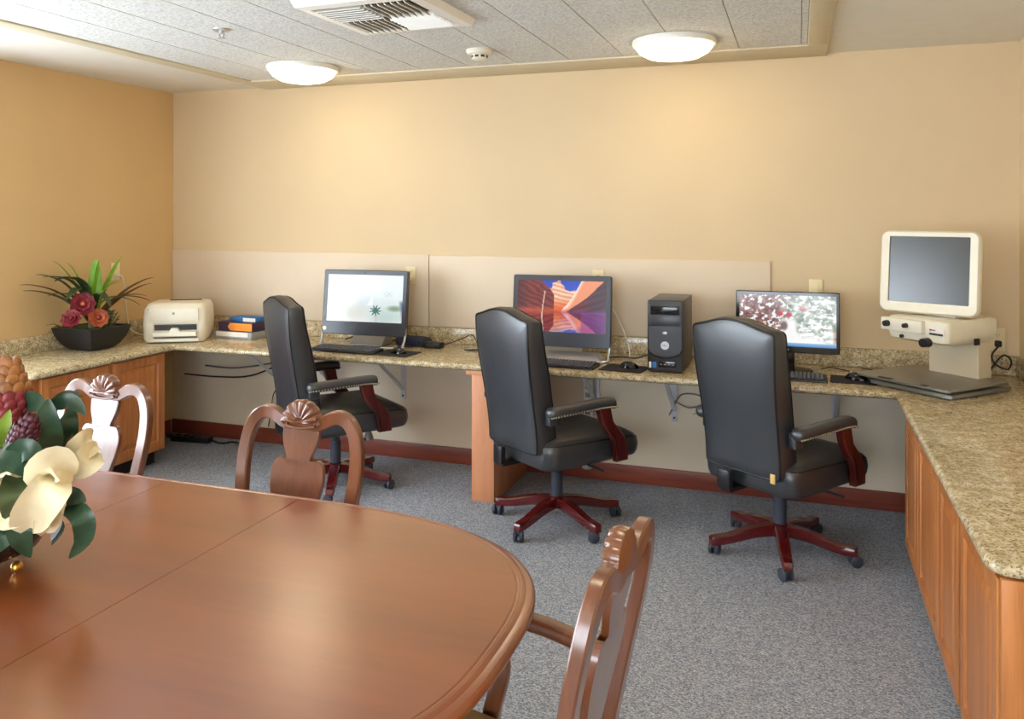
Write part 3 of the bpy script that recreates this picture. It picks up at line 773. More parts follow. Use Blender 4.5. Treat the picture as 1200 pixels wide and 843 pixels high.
mouse('black mouse on the mouse pad by the computer tower', (3.40, -.45, ZT + .004), R(62))
mouse('black mouse on the right mouse pad, by the magnifier', (4.515, -.385, ZT + .004), R(52))

# loose pieces behind the first computer
pw = thing('power_brick', 'small black power adapter on the desk right of the first computer', 'adapter', (2.14, -.19, ZT), R(-8))
b = MB(); b.box((0, 0, .019), (.13, .06, .036), .006); b.build('case', 'black_plastic', pw)
b = MB(); b.box((0, -.0305, .02), (.05, .002, .018)); b.build('label_plate', 'dark_plastic', pw, smooth=0)
b = MB(); b.rings([[Vector((u * s_, v_ * s_, z)) for u, v_ in rrect(.24, .10, .045, 6)] for s_, z in ((.9, .001), (1, .012), (1, .035), (.92, .048), (.6, .054))])
o = b.build('zip_pouch', 'navy_cloth', smooth=60); o.location = (1.98, -.13, ZT); o.rotation_euler = (0, 0, R(-4))
tag(o, 'dark navy pouch lying behind the first computer', 'pouch')
cord([(2.20, -.19, ZT + .02), (2.24, -.14, ZT + .03), (2.29, -.08, ZT + .05), (2.34, -.05, ZT + .07), (2.39, -.09, ZT + .03), (2.44, -.14, ZT + .006), (2.40, -.2, ZT + .005), (2.36, -.22, ZT + .005), (2.46, -.23, ZT + .005), (2.56, -.2, ZT + .005), (2.64, -.14, ZT + .006)], .0032, 'cord_black', 'black cord looped on the desk between the two all-in-one computers')
cord([(2.105, -.235, ZT + .01), (2.06, -.20, ZT + .008), (2.02, -.215, ZT + .006), (1.93, -.25, ZT + .004)], .003, 'cord_black', 'short black cord from the power adapter towards the first computer')
cord([(1.47, -.09, ZT + .006), (1.55, -.06, ZT + .03), (1.62, -.08, ZT + .012), (1.7, -.06, ZT + .03), (1.78, -.08, ZT + .01), (1.84, -.07, ZT + .02)], .004, 'cord_black', 'tangle of black cable behind the foot of the first computer')
cord([(3.13, -.022, 1.15), (3.17, -.04, 1.08), (3.25, -.07, .98), (3.31, -.10, .87), (3.335, -.12, .80), (3.34, -.13, ZT + .008)], .004, 'cord_white', 'white cord hanging beside the canyon screen')
cord([(3.22, -.20, ZT + .005), (3.30, -.15, ZT + .006), (3.38, -.17, ZT + .006), (3.45, -.11, ZT + .02), (3.53, -.08, ZT + .02), (3.60, -.07, ZT + .03)], .004, 'cord_black', 'black cord running behind the computer tower')

# ------------------------------------------------------------------ computer tower
tw = thing('computer_tower', 'black computer tower standing between the canyon screen and the right chair', 'computer tower', (3.60, -.315, ZT), R(0))
w_, d_, h_ = .178, .40, .372
b = MB(); b.box((0, .0, h_ / 2 + .004), (w_, d_ - .04, h_ - .008), .004); b.build('case', 'charcoal_plastic', tw)
b = MB(); b.box((0, -d_ / 2 + .012, h_ / 2 + .004), (w_ + .004, .036, h_ - .004), .008); fc = b.build('front_panel', 'dark_plastic', tw)
yf = -d_ / 2 - .0065
b = MB(); b.box((0, yf, h_ - .05), (.148, .003, .045), .001); b.build('drive_bay', 'gloss_black', fc)
b = MB(); b.box((0, yf, h_ - .105), (.152, .003, .05), .001); b.build('drive_door', 'charcoal_plastic', fc)
b = MB(); ar = [(.083 * math.cos(R(a)), .125 + .04 * math.sin(R(a))) for a in range(180, 361, 12)] + [(.083, .235), (-.083, .235)]
b.prism(ar, lambda u, v_, w: Vector((u, w, v_)), yf, yf + .004); b.build('face_plate', 'charcoal_plastic', fc, smooth=20)
b = MB(); b.tube([(.086 * math.cos(R(a)), yf - .001, .122 + .045 * math.sin(R(a))) for a in range(180, 361, 12)], .003, 8); b.build('trim_arc', 'gloss_black', fc)
b = MB(); b.cyl((0, yf, .142), (0, yf - .004, .142), .021, seg=28); b.build('round_emblem', 'silver', fc)
text_part('DELL', .013, (0, yf - .0045, .142), 'dark_plastic', fc)
b = MB(); b.sphere((0, yf - .001, .205), (.014, .004, .009), 14, 8); b.build('power_button', 'silver', fc)
b = MB(); b.box((.012, yf, .045), (.09, .003, .03), .001); b.build('port_panel', 'gloss_black', fc)
b = MB()
for x in (-.02, .0, .02, .04): b.box((x, yf - .002, .045), (.012, .002, .005))
b.build('port', 'grey_plastic', fc, smooth=0)
b = MB(); b.box((-.055, yf, .04), (.022, .003, .03), .001); b.build('sticker', 'blue_card', fc)
b = MB(); b.box((-.076, yf, .04), (.012, .003, .03), .001); b.build('sticker', 'paper', fc)

# ------------------------------------------------------------------ third monitor
m3 = thing('computer_monitor', 'thin black monitor showing a snowy winter scene', 'monitor', (4.19, -.24, ZT), R(0))
w_, h_, zc = .512, .315, .255
b = MB(); framebox(b, w_, h_, .035, -.018, .016, .016, .018, .032, .006); hs = b.build('housing', 'gloss_black', m3, smooth=30); hs.location = (0, 0, zc); hs.rotation_euler = (R(-3), 0, 0)
add_screen(hs, w_ - .034, h_ - .052, pic_snow, 'screen_snow', (0, -.0145, .007))
text_part('ViewSonic', .014, (-.02, -.0190, -h_ / 2 + .018), 'paper', hs)
b = MB(); b.prism([(-.006, 0), (.006, 0), (0, .009)], lambda u, v_, w: Vector((u - .02, w, v_ - h_ / 2 + .002)), -.0195, -.0185); b.build('emblem', 'screen_white', hs, smooth=0)
bpy.data.objects.remove(bpy.data.objects['emblem'])
b = MB(); b.box((.0, .0, .07), (.075, .03, .13), .006); b.build('neck', 'gloss_black', m3)
b = MB(); b.rings([[Vector((u, v_ - .01, .001)) for u, v_ in rrect(.26, .19, .08)], [Vector((u, v_ - .01, .012)) for u, v_ in rrect(.25, .18, .08)], [Vector((u, v_, .018)) for u, v_ in rrect(.12, .08, .03)]]); b.build('foot', 'gloss_black', m3)
cord([(4.36, -.17, ZT + .006), (4.40, -.10, ZT + .006), (4.44, -.13, ZT + .006), (4.53, -.22, ZT + .006), (4.545, -.30, ZT + .02), (4.525, -.335, ZT + .022)], .0028, 'cord_black', 'black mouse cord curling over the desk behind the right mouse pad')
cord([(4.56, -.06, ZT + .005), (4.60, -.09, ZT + .005), (4.64, -.12, ZT + .005), (4.66, -.16, ZT + .005)], .0028, 'cord_black', 'short black cable on the desk by the back wall, left of the magnifier')

# ------------------------------------------------------------------ video magnifier
mg = thing('video_magnifier', 'cream desktop video magnifier with grey screen above a sliding reading tray', 'magnifier', (4.872, -.435, ZT), R(-43))
b = MB(); b.rings([[Vector((u, v_, z)) for u, v_ in rrect(w, d, .012, 3)] for w, d, z in ((.40, .42, .003), (.42, .44, .006), (.42, .44, .022), (.40, .42, .026))]); b.build('base_plate', 'tray_metal', mg)
b = MB(); b.box((-.03, -.03, .031), (.36, .34, .008), .001); b.build('slide_rail', 'black_plastic', mg)
b = MB(); b.rings([[Vector((u - .02, v_ - .035, z)) for u, v_ in rrect(w, d, .015, 3)] for w, d, z in ((.47, .43, .036), (.48, .44, .040), (.48, .44, .048), (.47, .43, .051))]); tr = b.build('reading_tray', 'tray_metal', mg)
b = MB(); b.box((-.10, -.245, .051), (.07, .02, .004), .001); b.box((.10, -.245, .051), (.03, .02, .004), .001); b.build('tray_clip', 'black_plastic', tr)
b = MB(); b.prism([(.10, .026), (.10, .30), (.165, .34), (.19, .34), (.205, .026)], lambda u, v_, w: Vector((w, u, v_)), -.125, .125, .004); b.build('column', 'beige_plastic', mg)
b = MB(); b.rings([[Vector((x, y, z)) for x, y in rrect(w, d, .03, 4, 0, cy)] for w, d, z, cy in ((.24, .26, .215, .04), (.30, .37, .235, .02), (.315, .38, .27, .02), (.315, .38, .325, .02), (.30, .36, .335, .02))]); hd = b.build('camera_head', 'cream_plastic', mg, smooth=45)
b = MB(); b.box((-.06, -.180, .298), (.215, .03, .06), .006); b.build('control_panel', 'cream_plastic', hd)
for x, r_ in ((-.13, .016), (-.03, .012)):
    b = MB(); b.cyl((x, -.19, .30), (x, -.215, .30), r_, r_ * .85, 18); b.box((x, -.216, .30), (.005, .006, r_ * 1.7), .001); b.build('knob', 'black_plastic', hd)
b = MB(); b.cyl((.06, -.165, .232), (.06, -.205, .232), .022, .02, 20); b.build('focus_knob', 'black_plastic', hd)
b = MB(); b.cyl((-.07, -.165, .245), (-.07, -.18, .245), .008, seg=12); b.build('lever', 'black_plastic', hd)
b = MB(); b.box((.105, -.1715, .285), (.075, .003, .035), .001); b.build('label_sticker', 'paper', hd)
b = MB(); b.box((.105, -.1735, .274), (.066, .002, .009)); b.box((.09, -.1735, .292), (.02, .002, .004)); b.build('label_print', 'dark_plastic', hd, smooth=0)
b = MB(); b.box((.077, -.1735, .292), (.007, .002, .008)); b.build('red_mark', 'red_card', hd, smooth=0)
b = MB(); b.box((.158, .04, .232), (.012, .03, .03), .002); b.build('side_latch', 'black_plastic', hd)
b = MB()
mw, mh = .45, .40
# monitor (its own yaw and tilt)
mo = b
f = lambda L, y: [Vector((u, y, v_)) for u, v_ in L]
def bulge(w, h, r, k): # softly curved sides
    return [(u * (1 - k * (v_ / (h / 2)) ** 2 * .5), v_ * (1 - k * (u / (w / 2)) ** 2 * .5)) for u, v_ in rrect(w, h, r, 6)]
o_, i_ = bulge(mw, mh, .035, .05), rrect(mw - .09, mh - .085, .006, 6, -.0, .012)
mo.rings([f(bulge(.30, .26, .03, .0), .12), f(bulge(.40, .33, .04, .02), .07), f(inset2(o_, .006), .035), f(o_, .02), f(o_, -.012), f(inset2(o_, .008), -.022), f(i_, -.018), f(i_, -.008)])
mon = mo.build('monitor', 'cream_plastic', mg, smooth=40); mon.location = (-.03, -.03, .54); mon.rotation_euler = (R(-5), 0, R(16))
b = MB(); b.box((0, -.0095, .012), (mw - .09, .003, mh - .085)); b.build('screen', 'screen_off', mon, smooth=0)
b = MB(); b.box((0, .06, .345), (.16, .12, .03), .008); b.build('hinge', 'cream_plastic', mg)
b = MB(); b.box((5.20, -.018, .91), (.03, .024, .03), .005)
b.tube([(5.20, -.03, .91), (5.19, -.06, .90), (5.16, -.08, .86), (5.17, -.10, .82), (5.22, -.12, .80), (5.24, -.10, .84), (5.20, -.13, .87), (5.15, -.16, .82), (5.12, -.19, .775)], .0045, 8, 6)
tag(b.build('cord', 'cord_black', smooth=50), 'black plug and coiled cord in the right corner behind the magnifier', 'cord')

# ------------------------------------------------------------------ cables and clutter under the desk
cord([(.30, -.02, .50), (.55, -.03, .50), (.85, -.04, .55), (1.05, -.03, .60)], .006, 'cord_grey', 'grey cable sagging along the wall under the desk near the left cabinet')
cord([(.12, -.02, .43), (.4, -.03, .43), (.7, -.05, .46), (.98, -.05, .57), (1.06, -.04, .60)], .005, 'cord_black', 'black cable sagging below the grey cable under the desk')
cord([(1.03, -.08, .714), (1.03, -.07, .62), (1.05, -.06, .56), (1.02, -.05, .52), (.96, -.05, .47), (.93, -.05, .40), (.88, -.04, .34), (.86, -.04, .22), (.84, -.04, .12)], .004, 'cord_black', 'black cord dropping from the desk beside the first chair')
cord([(3.62, -.05, .712), (3.72, -.06, .67), (3.82, -.05, .65), (3.95, -.04, .66)], .006, 'cord_black', 'black cable hanging under the desk below the tower')
cord([(3.58, -.03, .50), (3.66, -.04, .47), (3.74, -.04, .50), (3.72, -.03, .54), (3.62, -.03, .54), (3.57, -.04, .46), (3.55, -.04, .42)], .004, 'cord_grey', 'grey cord coiled on the bracket below the tower')
cu = thing('floor_power_strip', 'dark power strip with cables on the carpet under the desk corner', 'power strip', (.30, -.16, 0), R(6))
b = MB(); b.box((0, 0, .02), (.30, .06, .038), .006); b.build('case', 'black_plastic', cu)
b = MB()
for x in (-.1, -.04, .02): b.box((x, 0, .042), (.03, .03, .008), .002)
b.build('socket', 'dark_plastic', cu)
b = MB(); b.tube([(-.15, 0, .02), (-.2, .03, .012), (-.25, .08, .008), (-.18, .11, .008)], .006, 8, 5); b.tube([(.15, 0, .02), (.24, -.02, .01), (.3, .03, .008), (.38, .0, .008)], .006, 8, 5); b.build('lead', 'cord_black', cu)
po = thing('hanging_power_strip', 'white power strip hanging on the wall behind the middle office chair', 'power strip', (3.075, -.03, .47), 0)
b = MB(); b.box((0, 0, 0), (.055, .035, .24), .008); b.build('case', 'white_plastic', po)
b = MB()
for z in (-.07, -.02, .03, .08): b.box((0, -.0185, z), (.03, .004, .028), .001)
b.build('socket', 'grey_plastic', po)
b = MB(); b.tube([(0, 0, .12), (-.01, -.01, .17), (.03, -.03, .2), (.01, -.05, .236)], .006, 8, 5); b.build('lead', 'cord_white', po)

# ------------------------------------------------------------------ executive office chair
def office_chair(label, loc, yaw, legrot):
    r = thing('office_chair', label, 'office chair', loc, yaw, 'black leather office chairs')
    def deform_back(x, t_, z):       # t_: 0 rear .. 1 front of the cushion
        lean = -.335 - .085 * sm(.45, 1.08, z) - .012 * math.sin(math.pi * sm(.45, 1.1, z))
        th = .128 - .035 * sm(.75, 1.08, z)
        wrap = .05 * (x / .24) ** 2 * sm(.5, .8, z)
        return Vector((x, lean + t_ * th + wrap * .35, z))
    half = [(0, .415), (.12, .413), (.188, .417), (.203, .424), (.208, .44), (.209, .50), (.210, .60), (.213, .70), (.219, .80), (.226, .90), (.230, .99), (.230, 1.045), (.226, 1.058), (.214, 1.065), (.18, 1.072), (.13, 1.085), (.085, 1.098), (.04, 1.106), (0, 1.108)]
    out = half[:-1] + [(-x, z) for x, z in half[::-1]][:-1]
    def ring(ins, t_, zi=None):
        cz_ = .75; L = []
        for x, z in out:
            sx = .965 * (1 - ins / .22); sz = 1 - ins / .335
            L.append(deform_back(x * sx, t_, cz_ + (z - cz_) * sz))
        return L
    b = MB()
    b.rings([ring(.16, -.06), ring(.10, -.055), ring(.05, -.04), ring(.014, -.005), ring(.004, .03), ring(0, .09), ring(-.003, .45), ring(0, .75), ring(.006, .88), ring(.02, 1.0), ring(.05, 1.06), ring(.10, 1.10), ring(.16, 1.12)])
    bk_ = b.build('backrest', 'leather', r, smooth=80)
    b = MB(); L = ring(.006, .03); b.tube(L + [L[0]], .0055, 6, 2, cap=False); b.build('piping', 'piping_leather', bk_, smooth=80)
    b = MB(); L = ring(.006, .90); b.tube(L + [L[0]], .005, 6, 2, cap=False); b.build('piping', 'piping_leather', bk_, smooth=80)
    # seat cushion
    so = rrect(.50, .61, .07, 6, 0, .000)
    def sring(ins, z, dy=0):
        L = []
        for u, v_ in [(u * (1 - ins / .25), v_ * (1 - ins / .305)) for u, v_ in so]:
            zz = z - .035 * sm(.15, .30, v_) * sm(.34, .46, z) + .012 * sm(-.1, -.28, v_) * 0
            L.append(Vector((u, v_, zz)))
        return L
    b = MB(); b.rings([sring(.07, .342), sring(.03, .338), sring(.008, .346), sring(0, .37), sring(-.004, .42), sring(.0, .458), sring(.012, .476), sring(.04, .487), sring(.10, .496), sring(.17, .50), sring(.235, .501)])
    st = b.build('seat', 'leather', r, smooth=80)
    b = MB(); L = sring(.004, .462); b.tube(L + [L[0]], .004, 6, cap=False); b.build('piping', 'piping_leather', st, smooth=80)
    # back mounting bracket
    b = MB(); b.box((-.07, -.362, .375), (.07, .03, .09), .008); b.box((-.07, -.30, .328), (.06, .12, .02), .004); b.build('back_bracket', 'black_plastic', r)
    for s_ in (-1, 1):
        # arm pad
        P = [Vector((s_ * .258, -.315, .630)), Vector((s_ * .266, -.22, .634)), Vector((s_ * .272, -.11, .638)), Vector((s_ * .276, -.02, .641)), Vector((s_ * .278, .04, .640)), Vector((s_ * .278, .075, .634))]
        P = spline(P, 4); rs = []
        for i, p in enumerate(P):
            a = i / (len(P) - 1); e = min(1, min(a, 1 - a) * 14 + .55)
            rs.append([p + Vector((u * e, 0, v_ * e)) for u, v_ in rrect(.066, .052, .022, 4)])
        b = MB(); b.rings(rs); am = b.build('armrest', 'leather', r, smooth=60)
        b = MB()
        for i in range(34):
            q = P[0].lerp(P[0], 0); a = i / 33 * (len(P) - 1); k_ = min(int(a), len(P) - 2); q = P[k_].lerp(P[k_ + 1], a - k_)
            b.sphere(q + Vector((s_ * .0325, 0, -.014)), .0042, 8, 5)
        for i in range(5): b.sphere(P[-1] + Vector((-.02 + .01 * i, .008, -.014)), .0042, 8, 5)
        b.build('nailhead_trim', 'nail_metal', am, smooth=60)
        # wooden arm post, an S-curve
        fr = S([(-.025, .625), (-.018, .59), (.0, .54), (.035, .49), (.072, .445), (.088, .40), (.086, .345)]); bk2 = S([(.048, .625), (.053, .59), (.065, .55), (.10, .51), (.138, .465), (.160, .41), (.162, .345)])
        ol = fr + bk2[::-1]
        b = MB(); b.prism(ol, lambda u, v_, w: Vector((w, u, v_)), s_ * .257, s_ * .298, .006); b.build('arm_post', 'mahogany_arm', r, smooth=40)
        b = MB(); b.box((s_ * .232, -.27, .60), (.04, .06, .07), .008); b.build('arm_back_joint', 'leather', r)
    for o in r.children: o.location = (0, .055, .005)
    b = MB(); b.cyl((.09, .06, .325), (.285, .06, .32), .006, seg=10); b.build('lever_rod', 'steel_dark', r)
    b = MB(); b.cyl((0, 0, .10), (0, 0, .26), .03, seg=24); b.cyl((0, 0, .24), (0, 0, .32), .024, seg=20); b.build('gas_column', 'caster_plastic', r)
    b = MB(); b.box((0, .04, .325), (.20, .30, .04), .012); b.build('mechanism', 'black_plastic', r)
    b = MB(); b.tube([(.0, .17, .32), (.0, .20, .29)], .012, 12); b.lathe([(.012, .0), (.022, -.03), (.028, -.055), (.02, -.062)], (0, .205, .295), 16); b.build('tension_knob', 'grey_plastic', r)
    b = MB(); b.lathe([(.05, .085), (.055, .095), (.052, .125), (.034, .138)], seg=24); b.build('hub', 'mahogany', r)
    for k_ in range(5):
        a = R(legrot + 72 * k_)
        prof = S([(.03, .134), (.10, .128), (.18, .112), (.25, .094), (.30, .090), (.327, .086)], 4) + [(.333, .078), (.333, .050)] + S([(.29, .048), (.22, .058), (.13, .076), (.03, .082)], 4)
        b = MB(); b.prism(prof, lambda u, v_, w: Vector((u, w * (1.15 - .35 * u / .33), v_)), -.027, .027, .006); lg = b.build('leg', 'mahogany', r, smooth=40); lg.rotation_euler = (0, 0, a)
        b = MB(); cc = Vector((.315, 0, .027)); sw = random.uniform(0, 6.28); ax = Vector((math.cos(sw), math.sin(sw), 0)); off = Vector((-ax.y, ax.x, 0)) * .012
        for s_ in (-1, 1):
            m_ = cc + off; b.tube([m_ + ax * s_ * .006, m_ + ax * s_ * .010, m_ + ax * s_ * .021, m_ + ax * s_ * .025], [.022, .027, .027, .020], 20)
        b.cyl(cc + Vector((0, 0, .005)), cc + Vector((0, 0, .028)), .008, seg=10); b.sphere(cc + off * .5 + Vector((0, 0, .014)), (.02, .02, .016), 12, 8)
        b.build('caster', 'caster_plastic', lg, smooth=45)
    return r
office_chair('black leather office chair on the left, at the white-screened computer', (1.725, -.625, 0), R(-37), 8 + 37)
office_chair('black leather office chair in the middle, at the canyon-screened computer', (3.085, -.735, 0), R(-35), -109 + 35)
r3 = office_chair('black leather office chair on the right, at the snow scene monitor', (4.165, -.75, 0), R(-34), -83 + 34)
b = MB(); b.box((.185, -.312, .445), (.022, .006, .04), .001, M=None); b.build('tag', 'tag_paper', r3)

# ------------------------------------------------------------------ dining table
TCX, TCY, TZ = 2.4345, -3.283, .75
table = thing('dining_table', 'glossy cherry dining table with rounded ends and two leaves', 'table', (TCX, TCY, 0))
A1, B1, SX, NE = .835, .595, .466, 2.75      # end length, half width, half of the straight middle
def touter(ins, nn=44):
    L = []
    for k_ in range(nn + 1):
        a = -math.pi / 2 + math.pi * k_ / nn; c, s_ = math.cos(a), math.sin(a)
        L.append((SX + (A1 - ins) * abs(c) ** (2 / NE) if c > 1e-9 else SX, (B1 - ins) * math.copysign(abs(s_) ** (2 / NE), s_)))
    return L + [(-x, y) for x, y in L[::-1]]
prof = [(.03, .716), (.014, .717), (.008, .7185), (.0035, .722), (.001, .726), (0, .730), (.001, .7345), (.0035, .7385), (.008, .742), (.014, .7445), (.020, .746), (.024, .7490), (.028, .7507), (.034, .7512), (.0375, .7485), (.040, .7485), (.042, .75), (.046, .75), (.09, .75)]
def clip(bm, x0, x1):
    for x, s_ in ((x0, -1), (x1, 1)):
        if x is None: continue
        q = bmesh.ops.bisect_plane(bm, geom=bm.verts[:] + bm.edges[:] + bm.faces[:], plane_co=(x, 0, 0), plane_no=(s_, 0, 0), clear_outer=True)
        es = [e for e in q['geom_cut'] if isinstance(e, bmesh.types.BMEdge)]
        bmesh.ops.holes_fill(bm, edges=es)
g = .0008
for nm, x0, x1 in (('tabletop_end', SX, None), ('table_leaf', .0, SX), ('table_leaf', -SX, .0), ('tabletop_end', None, -SX)):
    b = MB(); b.rings([[Vector((x, y, z)) for x, y in touter(i)] for i, z in prof])
    clip(b.bm, None if x0 is None else x0 + g, None if x1 is None else x1 - g)
    b.build(nm, 'table_wood', table, smooth=14)
b = MB(); ap = [(x * .86, y * .78) for x, y in touter(.06)]; ai = [(x * .84, y * .74) for x, y in touter(.06)]
b.rings([[Vector((x, y, .655)) for x, y in ap], [Vector((x, y, .715)) for x, y in ap], [Vector((x, y, .715)) for x, y in ai], [Vector((x, y, .655)) for x, y in ai], [Vector((x, y, .655)) for x, y in ap]], False, False); b.build('apron', 'table_wood', table)
def cabriole(h, r0, out, s_=1.):
    P = [Vector((0, 0, h)), Vector((out * .25, out * .25, h * .9)), Vector((out * .35, out * .35, h * .75)), Vector((out * .1, out * .1, h * .45)), Vector((out * .05, out * .05, h * .2)), Vector((out * .35, out * .35, h * .06)), Vector((out * .5, out * .5, h * .025)), Vector((out * .5, out * .5, .002))]
    return spline(P, 4), [r0, r0 * 1.12, r0 * .95, r0 * .62, r0 * .45, r0 * .55, r0 * .75, r0 * .6]
for sx in (-1, 1):
    for sy in (-1, 1):
        P, rr = cabriole(.70, .045, .06)
        b = MB(); b.tube([Vector((sx * (.80 + p.x), sy * (.32 + p.y), p.z)) for p in P], rr, 14); b.build('leg', 'table_wood', table, smooth=60)

# ------------------------------------------------------------------ dining chairs
def dining_chair(label, loc, yaw, arms=False):
    r = thing('dining_armchair' if arms else 'dining_chair', label, 'dining chair', loc, yaw, None if arms else 'shell-crested dining chairs')
    yb = lambda z: .185 + .105 * (.6 * (z - .4) / .6 + .4 * sm(.40, 1.0, z))   # rake of the back
    # the bowed yoke: centre line of the right half in the back plane (x, z)
    half = [(.170, .43), (.180, .52), (.194, .62), (.205, .72), (.208, .79), (.200, .856), (.178, .905), (.146, .928), (.112, .927), (.082, .913), (.055, .903), (.0, .900)]
    hw = S(half, 5); full = hw + [(-x, z) for x, z in hw[::-1]][1:]
    rs = []
    nF = len(full)
    for i, (x, z) in enumerate(full):
        a, c = full[max(i - 1, 0)], full[min(i + 1, nF - 1)]
        tx, tz = c[0] - a[0], c[1] - a[1]; l = math.hypot(tx, tz); tx, tz = tx / l, tz / l
        nx, nz = -tz, tx
        kk = sm(.0, .06, abs(x)); wv = .012 + .009 * kk if z > .89 else .021; wd = .0145
        sec = []
        for u, v_ in rrect(2 * wv, 2 * wd, .004, 1): sec.append(Vector((x + nx * u, yb(z) + v_, z + nz * u)))
        rs.append(sec)
    b = MB(); b.rings(rs); b.build('back_frame', 'chair_wood', r, smooth=30)
    # vase splat
    sp = S([(.063, .905), (.067, .875), (.062, .84), (.047, .805), (.042, .782)], 4) + S([(.048, .776), (.058, .790), (.076, .794), (.092, .774), (.096, .742), (.092, .70), (.074, .64), (.056, .58), (.054, .52), (.066, .465), (.07, .445)], 4)
    ol = sp + [(-x, z) for x, z in sp[::-1]]
    def fs(u, v_, w): return Vector((u, yb(v_) + w, v_))
    b = MB(); nS = len(sp)
    rs = []
    for i in range(nS):
        x, z = sp[i]; rs.append([fs(x, z, -.007), fs(x - .003, z, -.009), fs(0, z, -.009), fs(-x + .003, z, -.009), fs(-x, z, -.007), fs(-x, z, .007), fs(0, z, .009), fs(x, z, .007)])
    b.rings(rs); b.build('splat', 'chair_wood', r, smooth=22)
    # scallop shell crest with two volutes
    b = MB(); nf = 15; rs = []
    c0 = Vector((0, yb(.92), .918))
    import itertools
    top = []
    for lay, (dy, sc_) in enumerate(((-.022, .25), (-.026, .62), (-.021, .92), (-.006, 1.0), (.008, .96), (.014, .6), (.014, .2))):
        L = []
        for k_ in range(nf * 6 + 1):
            a = R(2) + (math.pi - R(4)) * k_ / (nf * 6); rib = abs(math.sin(a * nf * .5 + (0 if nf % 2 else math.pi / 2)))
            rad = (.066 + .002 * math.sin(a) + .003 * rib) * sc_
            L.append(c0 + Vector((rad * math.cos(a), dy + (-.005 * rib if dy < 0 else 0), rad * math.sin(a) * .98 - .008)))
        L.append(c0 + Vector((-.02 * sc_, dy, -.012))); L.append(c0 + Vector((.02 * sc_, dy, -.012)))
        rs.append(L)
    b.rings(rs); sh = b.build('shell_crest', 'chair_wood', r, smooth=50)
    for s_ in (-1, 1):
        b = MB(); P = []
        for k_ in range(22):
            a = k_ / 21 * 4.2 * math.pi / 1.4; q = .013 * (1 - .7 * k_ / 21); P.append(Vector((s_ * (.058 + q * math.cos(a)), yb(.91) - .018, .905 + q * math.sin(a))))
        b.tube(P, .0035, 6); b.build('volute', 'chair_wood', sh, smooth=60)
    b = MB(); b.tube([(-.055, yb(.9) - .018, .898), (-.02, yb(.9) - .021, .892), (.02, yb(.9) - .021, .892), (.055, yb(.9) - .018, .898)], .0045, 8, 5); b.build('scroll_rail', 'chair_wood', sh, smooth=60)
    # seat
    k = [(-.20, .215), (.20, .215)] ; ol = [(-.172, .19), (.172, .19), (.235, -.22), (-.235, -.22)]
    b = MB(); b.rings([[Vector((x, y, .340)) for x, y in inset2(ol, .006)], [Vector((x, y, .345)) for x, y in ol], [Vector((x, y, .395)) for x, y in ol], [Vector((x, y, .400)) for x, y in inset2(ol, .008)]]); b.build('seat_rail', 'chair_wood', r)
    b = MB(); b.rings([[Vector((x, y, z)) for x, y in inset2(ol, i)] for i, z in ((.022, .401), (.016, .413), (.024, .428), (.06, .437), (.12, .441))]); b.build('seat', 'seat_fabric', r, smooth=70)
    for s_ in (-1, 1):
        P, rr = cabriole(.345, .026, .04)
        b = MB(); b.tube([Vector((s_ * (.205 + p.x), -.185 - p.y, p.z)) for p in P], rr, 12); b.build('leg', 'chair_wood', r, smooth=60)
        b = MB(); P = spline([Vector((s_ * .168, yb(.44), .445)), Vector((s_ * .168, .185, .30)), Vector((s_ * .175, .235, .12)), Vector((s_ * .18, .275, .002))], 5)
        b.rings([[p + Vector((u, v_, 0)) for u, v_ in rrect(.036, .032, .006, 2)] for p in P]); b.build('leg', 'chair_wood', r, smooth=45)
        if arms:
            P = spline([Vector((s_ * .196, yb(.62) - .012, .622)), Vector((s_ * .215, .14, .624)), Vector((s_ * .245, .03, .628)), Vector((s_ * .256, -.08, .630)), Vector((s_ * .256, -.14, .624))], 5)
            b = MB(); b.rings([[p + Vector((u, 0, v_)) for u, v_ in rrect(.042, .032, .009, 3)] for p in P]); b.build('arm', 'chair_wood', r, smooth=45)
            P = spline([Vector((s_ * .255, -.125, .612)), Vector((s_ * .256, -.10, .555)), Vector((s_ * .245, -.085, .50)), Vector((s_ * .232, -.10, .42)), Vector((s_ * .226, -.11, .352))], 5)
            b = MB(); b.rings([[p + Vector((u, v_, 0)) for u, v_ in rrect(.03, .042, .008, 3)] for p in P]); b.build('arm_support', 'chair_wood', r, smooth=45)
    return r
ch = dining_chair('carved wooden dining chair with shell crest, in front of the left office chair', (2.76, -2.785, 0), R(-1))
c2 = copy_tree(ch); c2.location = (1.83, -2.665, 0); c2.rotation_euler = (0, 0, R(-3)); c2['label'] = 'carved wooden dining chair shining pale with window light, beside the flowers'
dining_chair('carved wooden dining armchair in the foreground at the rounded table end', (3.660, -3.20, 0), R(-94.6), True)

# ------------------------------------------------------------------ flower bowl on the table
FC = Vector((2.455, -3.36, TZ))
fl = thing('flower_arrangement', 'bowl of cream magnolias, red ginger flowers and dark leaves on the table', 'flower arrangement', FC)
DF = (FC.x - CX) * FV.x + (FC.y - CY) * FV.y        # its distance along the view axis
def fp(x, y, dd=0.): return ond(x, y, DF + dd) - FC
b = MB(); b.lathe([(.04, .022), (.09, .024), (.128, .042), (.148, .074), (.157, .112), (.158, .128), (.153, .130), (.148, .12), (.12, .09)], seg=40, cap1=True); b.build('bowl', 'bowl_bronze', fl, smooth=60)
for a in (3, 93, 183, 273):
    b = MB(); b.sphere((.118 * math.cos(R(a)), .118 * math.sin(R(a)), .0135), .013, 16, 10); b.build('foot', 'brass', fl)
def leaf(pts, w, mat, name='leaf', fold=.34, up=None, wp=(.12, .62, .95, 1, .82, .45, .03)):
    up = up or Vector((.55, -.6, .6)); blade_mesh([Vector(p) for p in pts], w, fold, up, 6, wp).build(name, mat, fl, smooth=60)
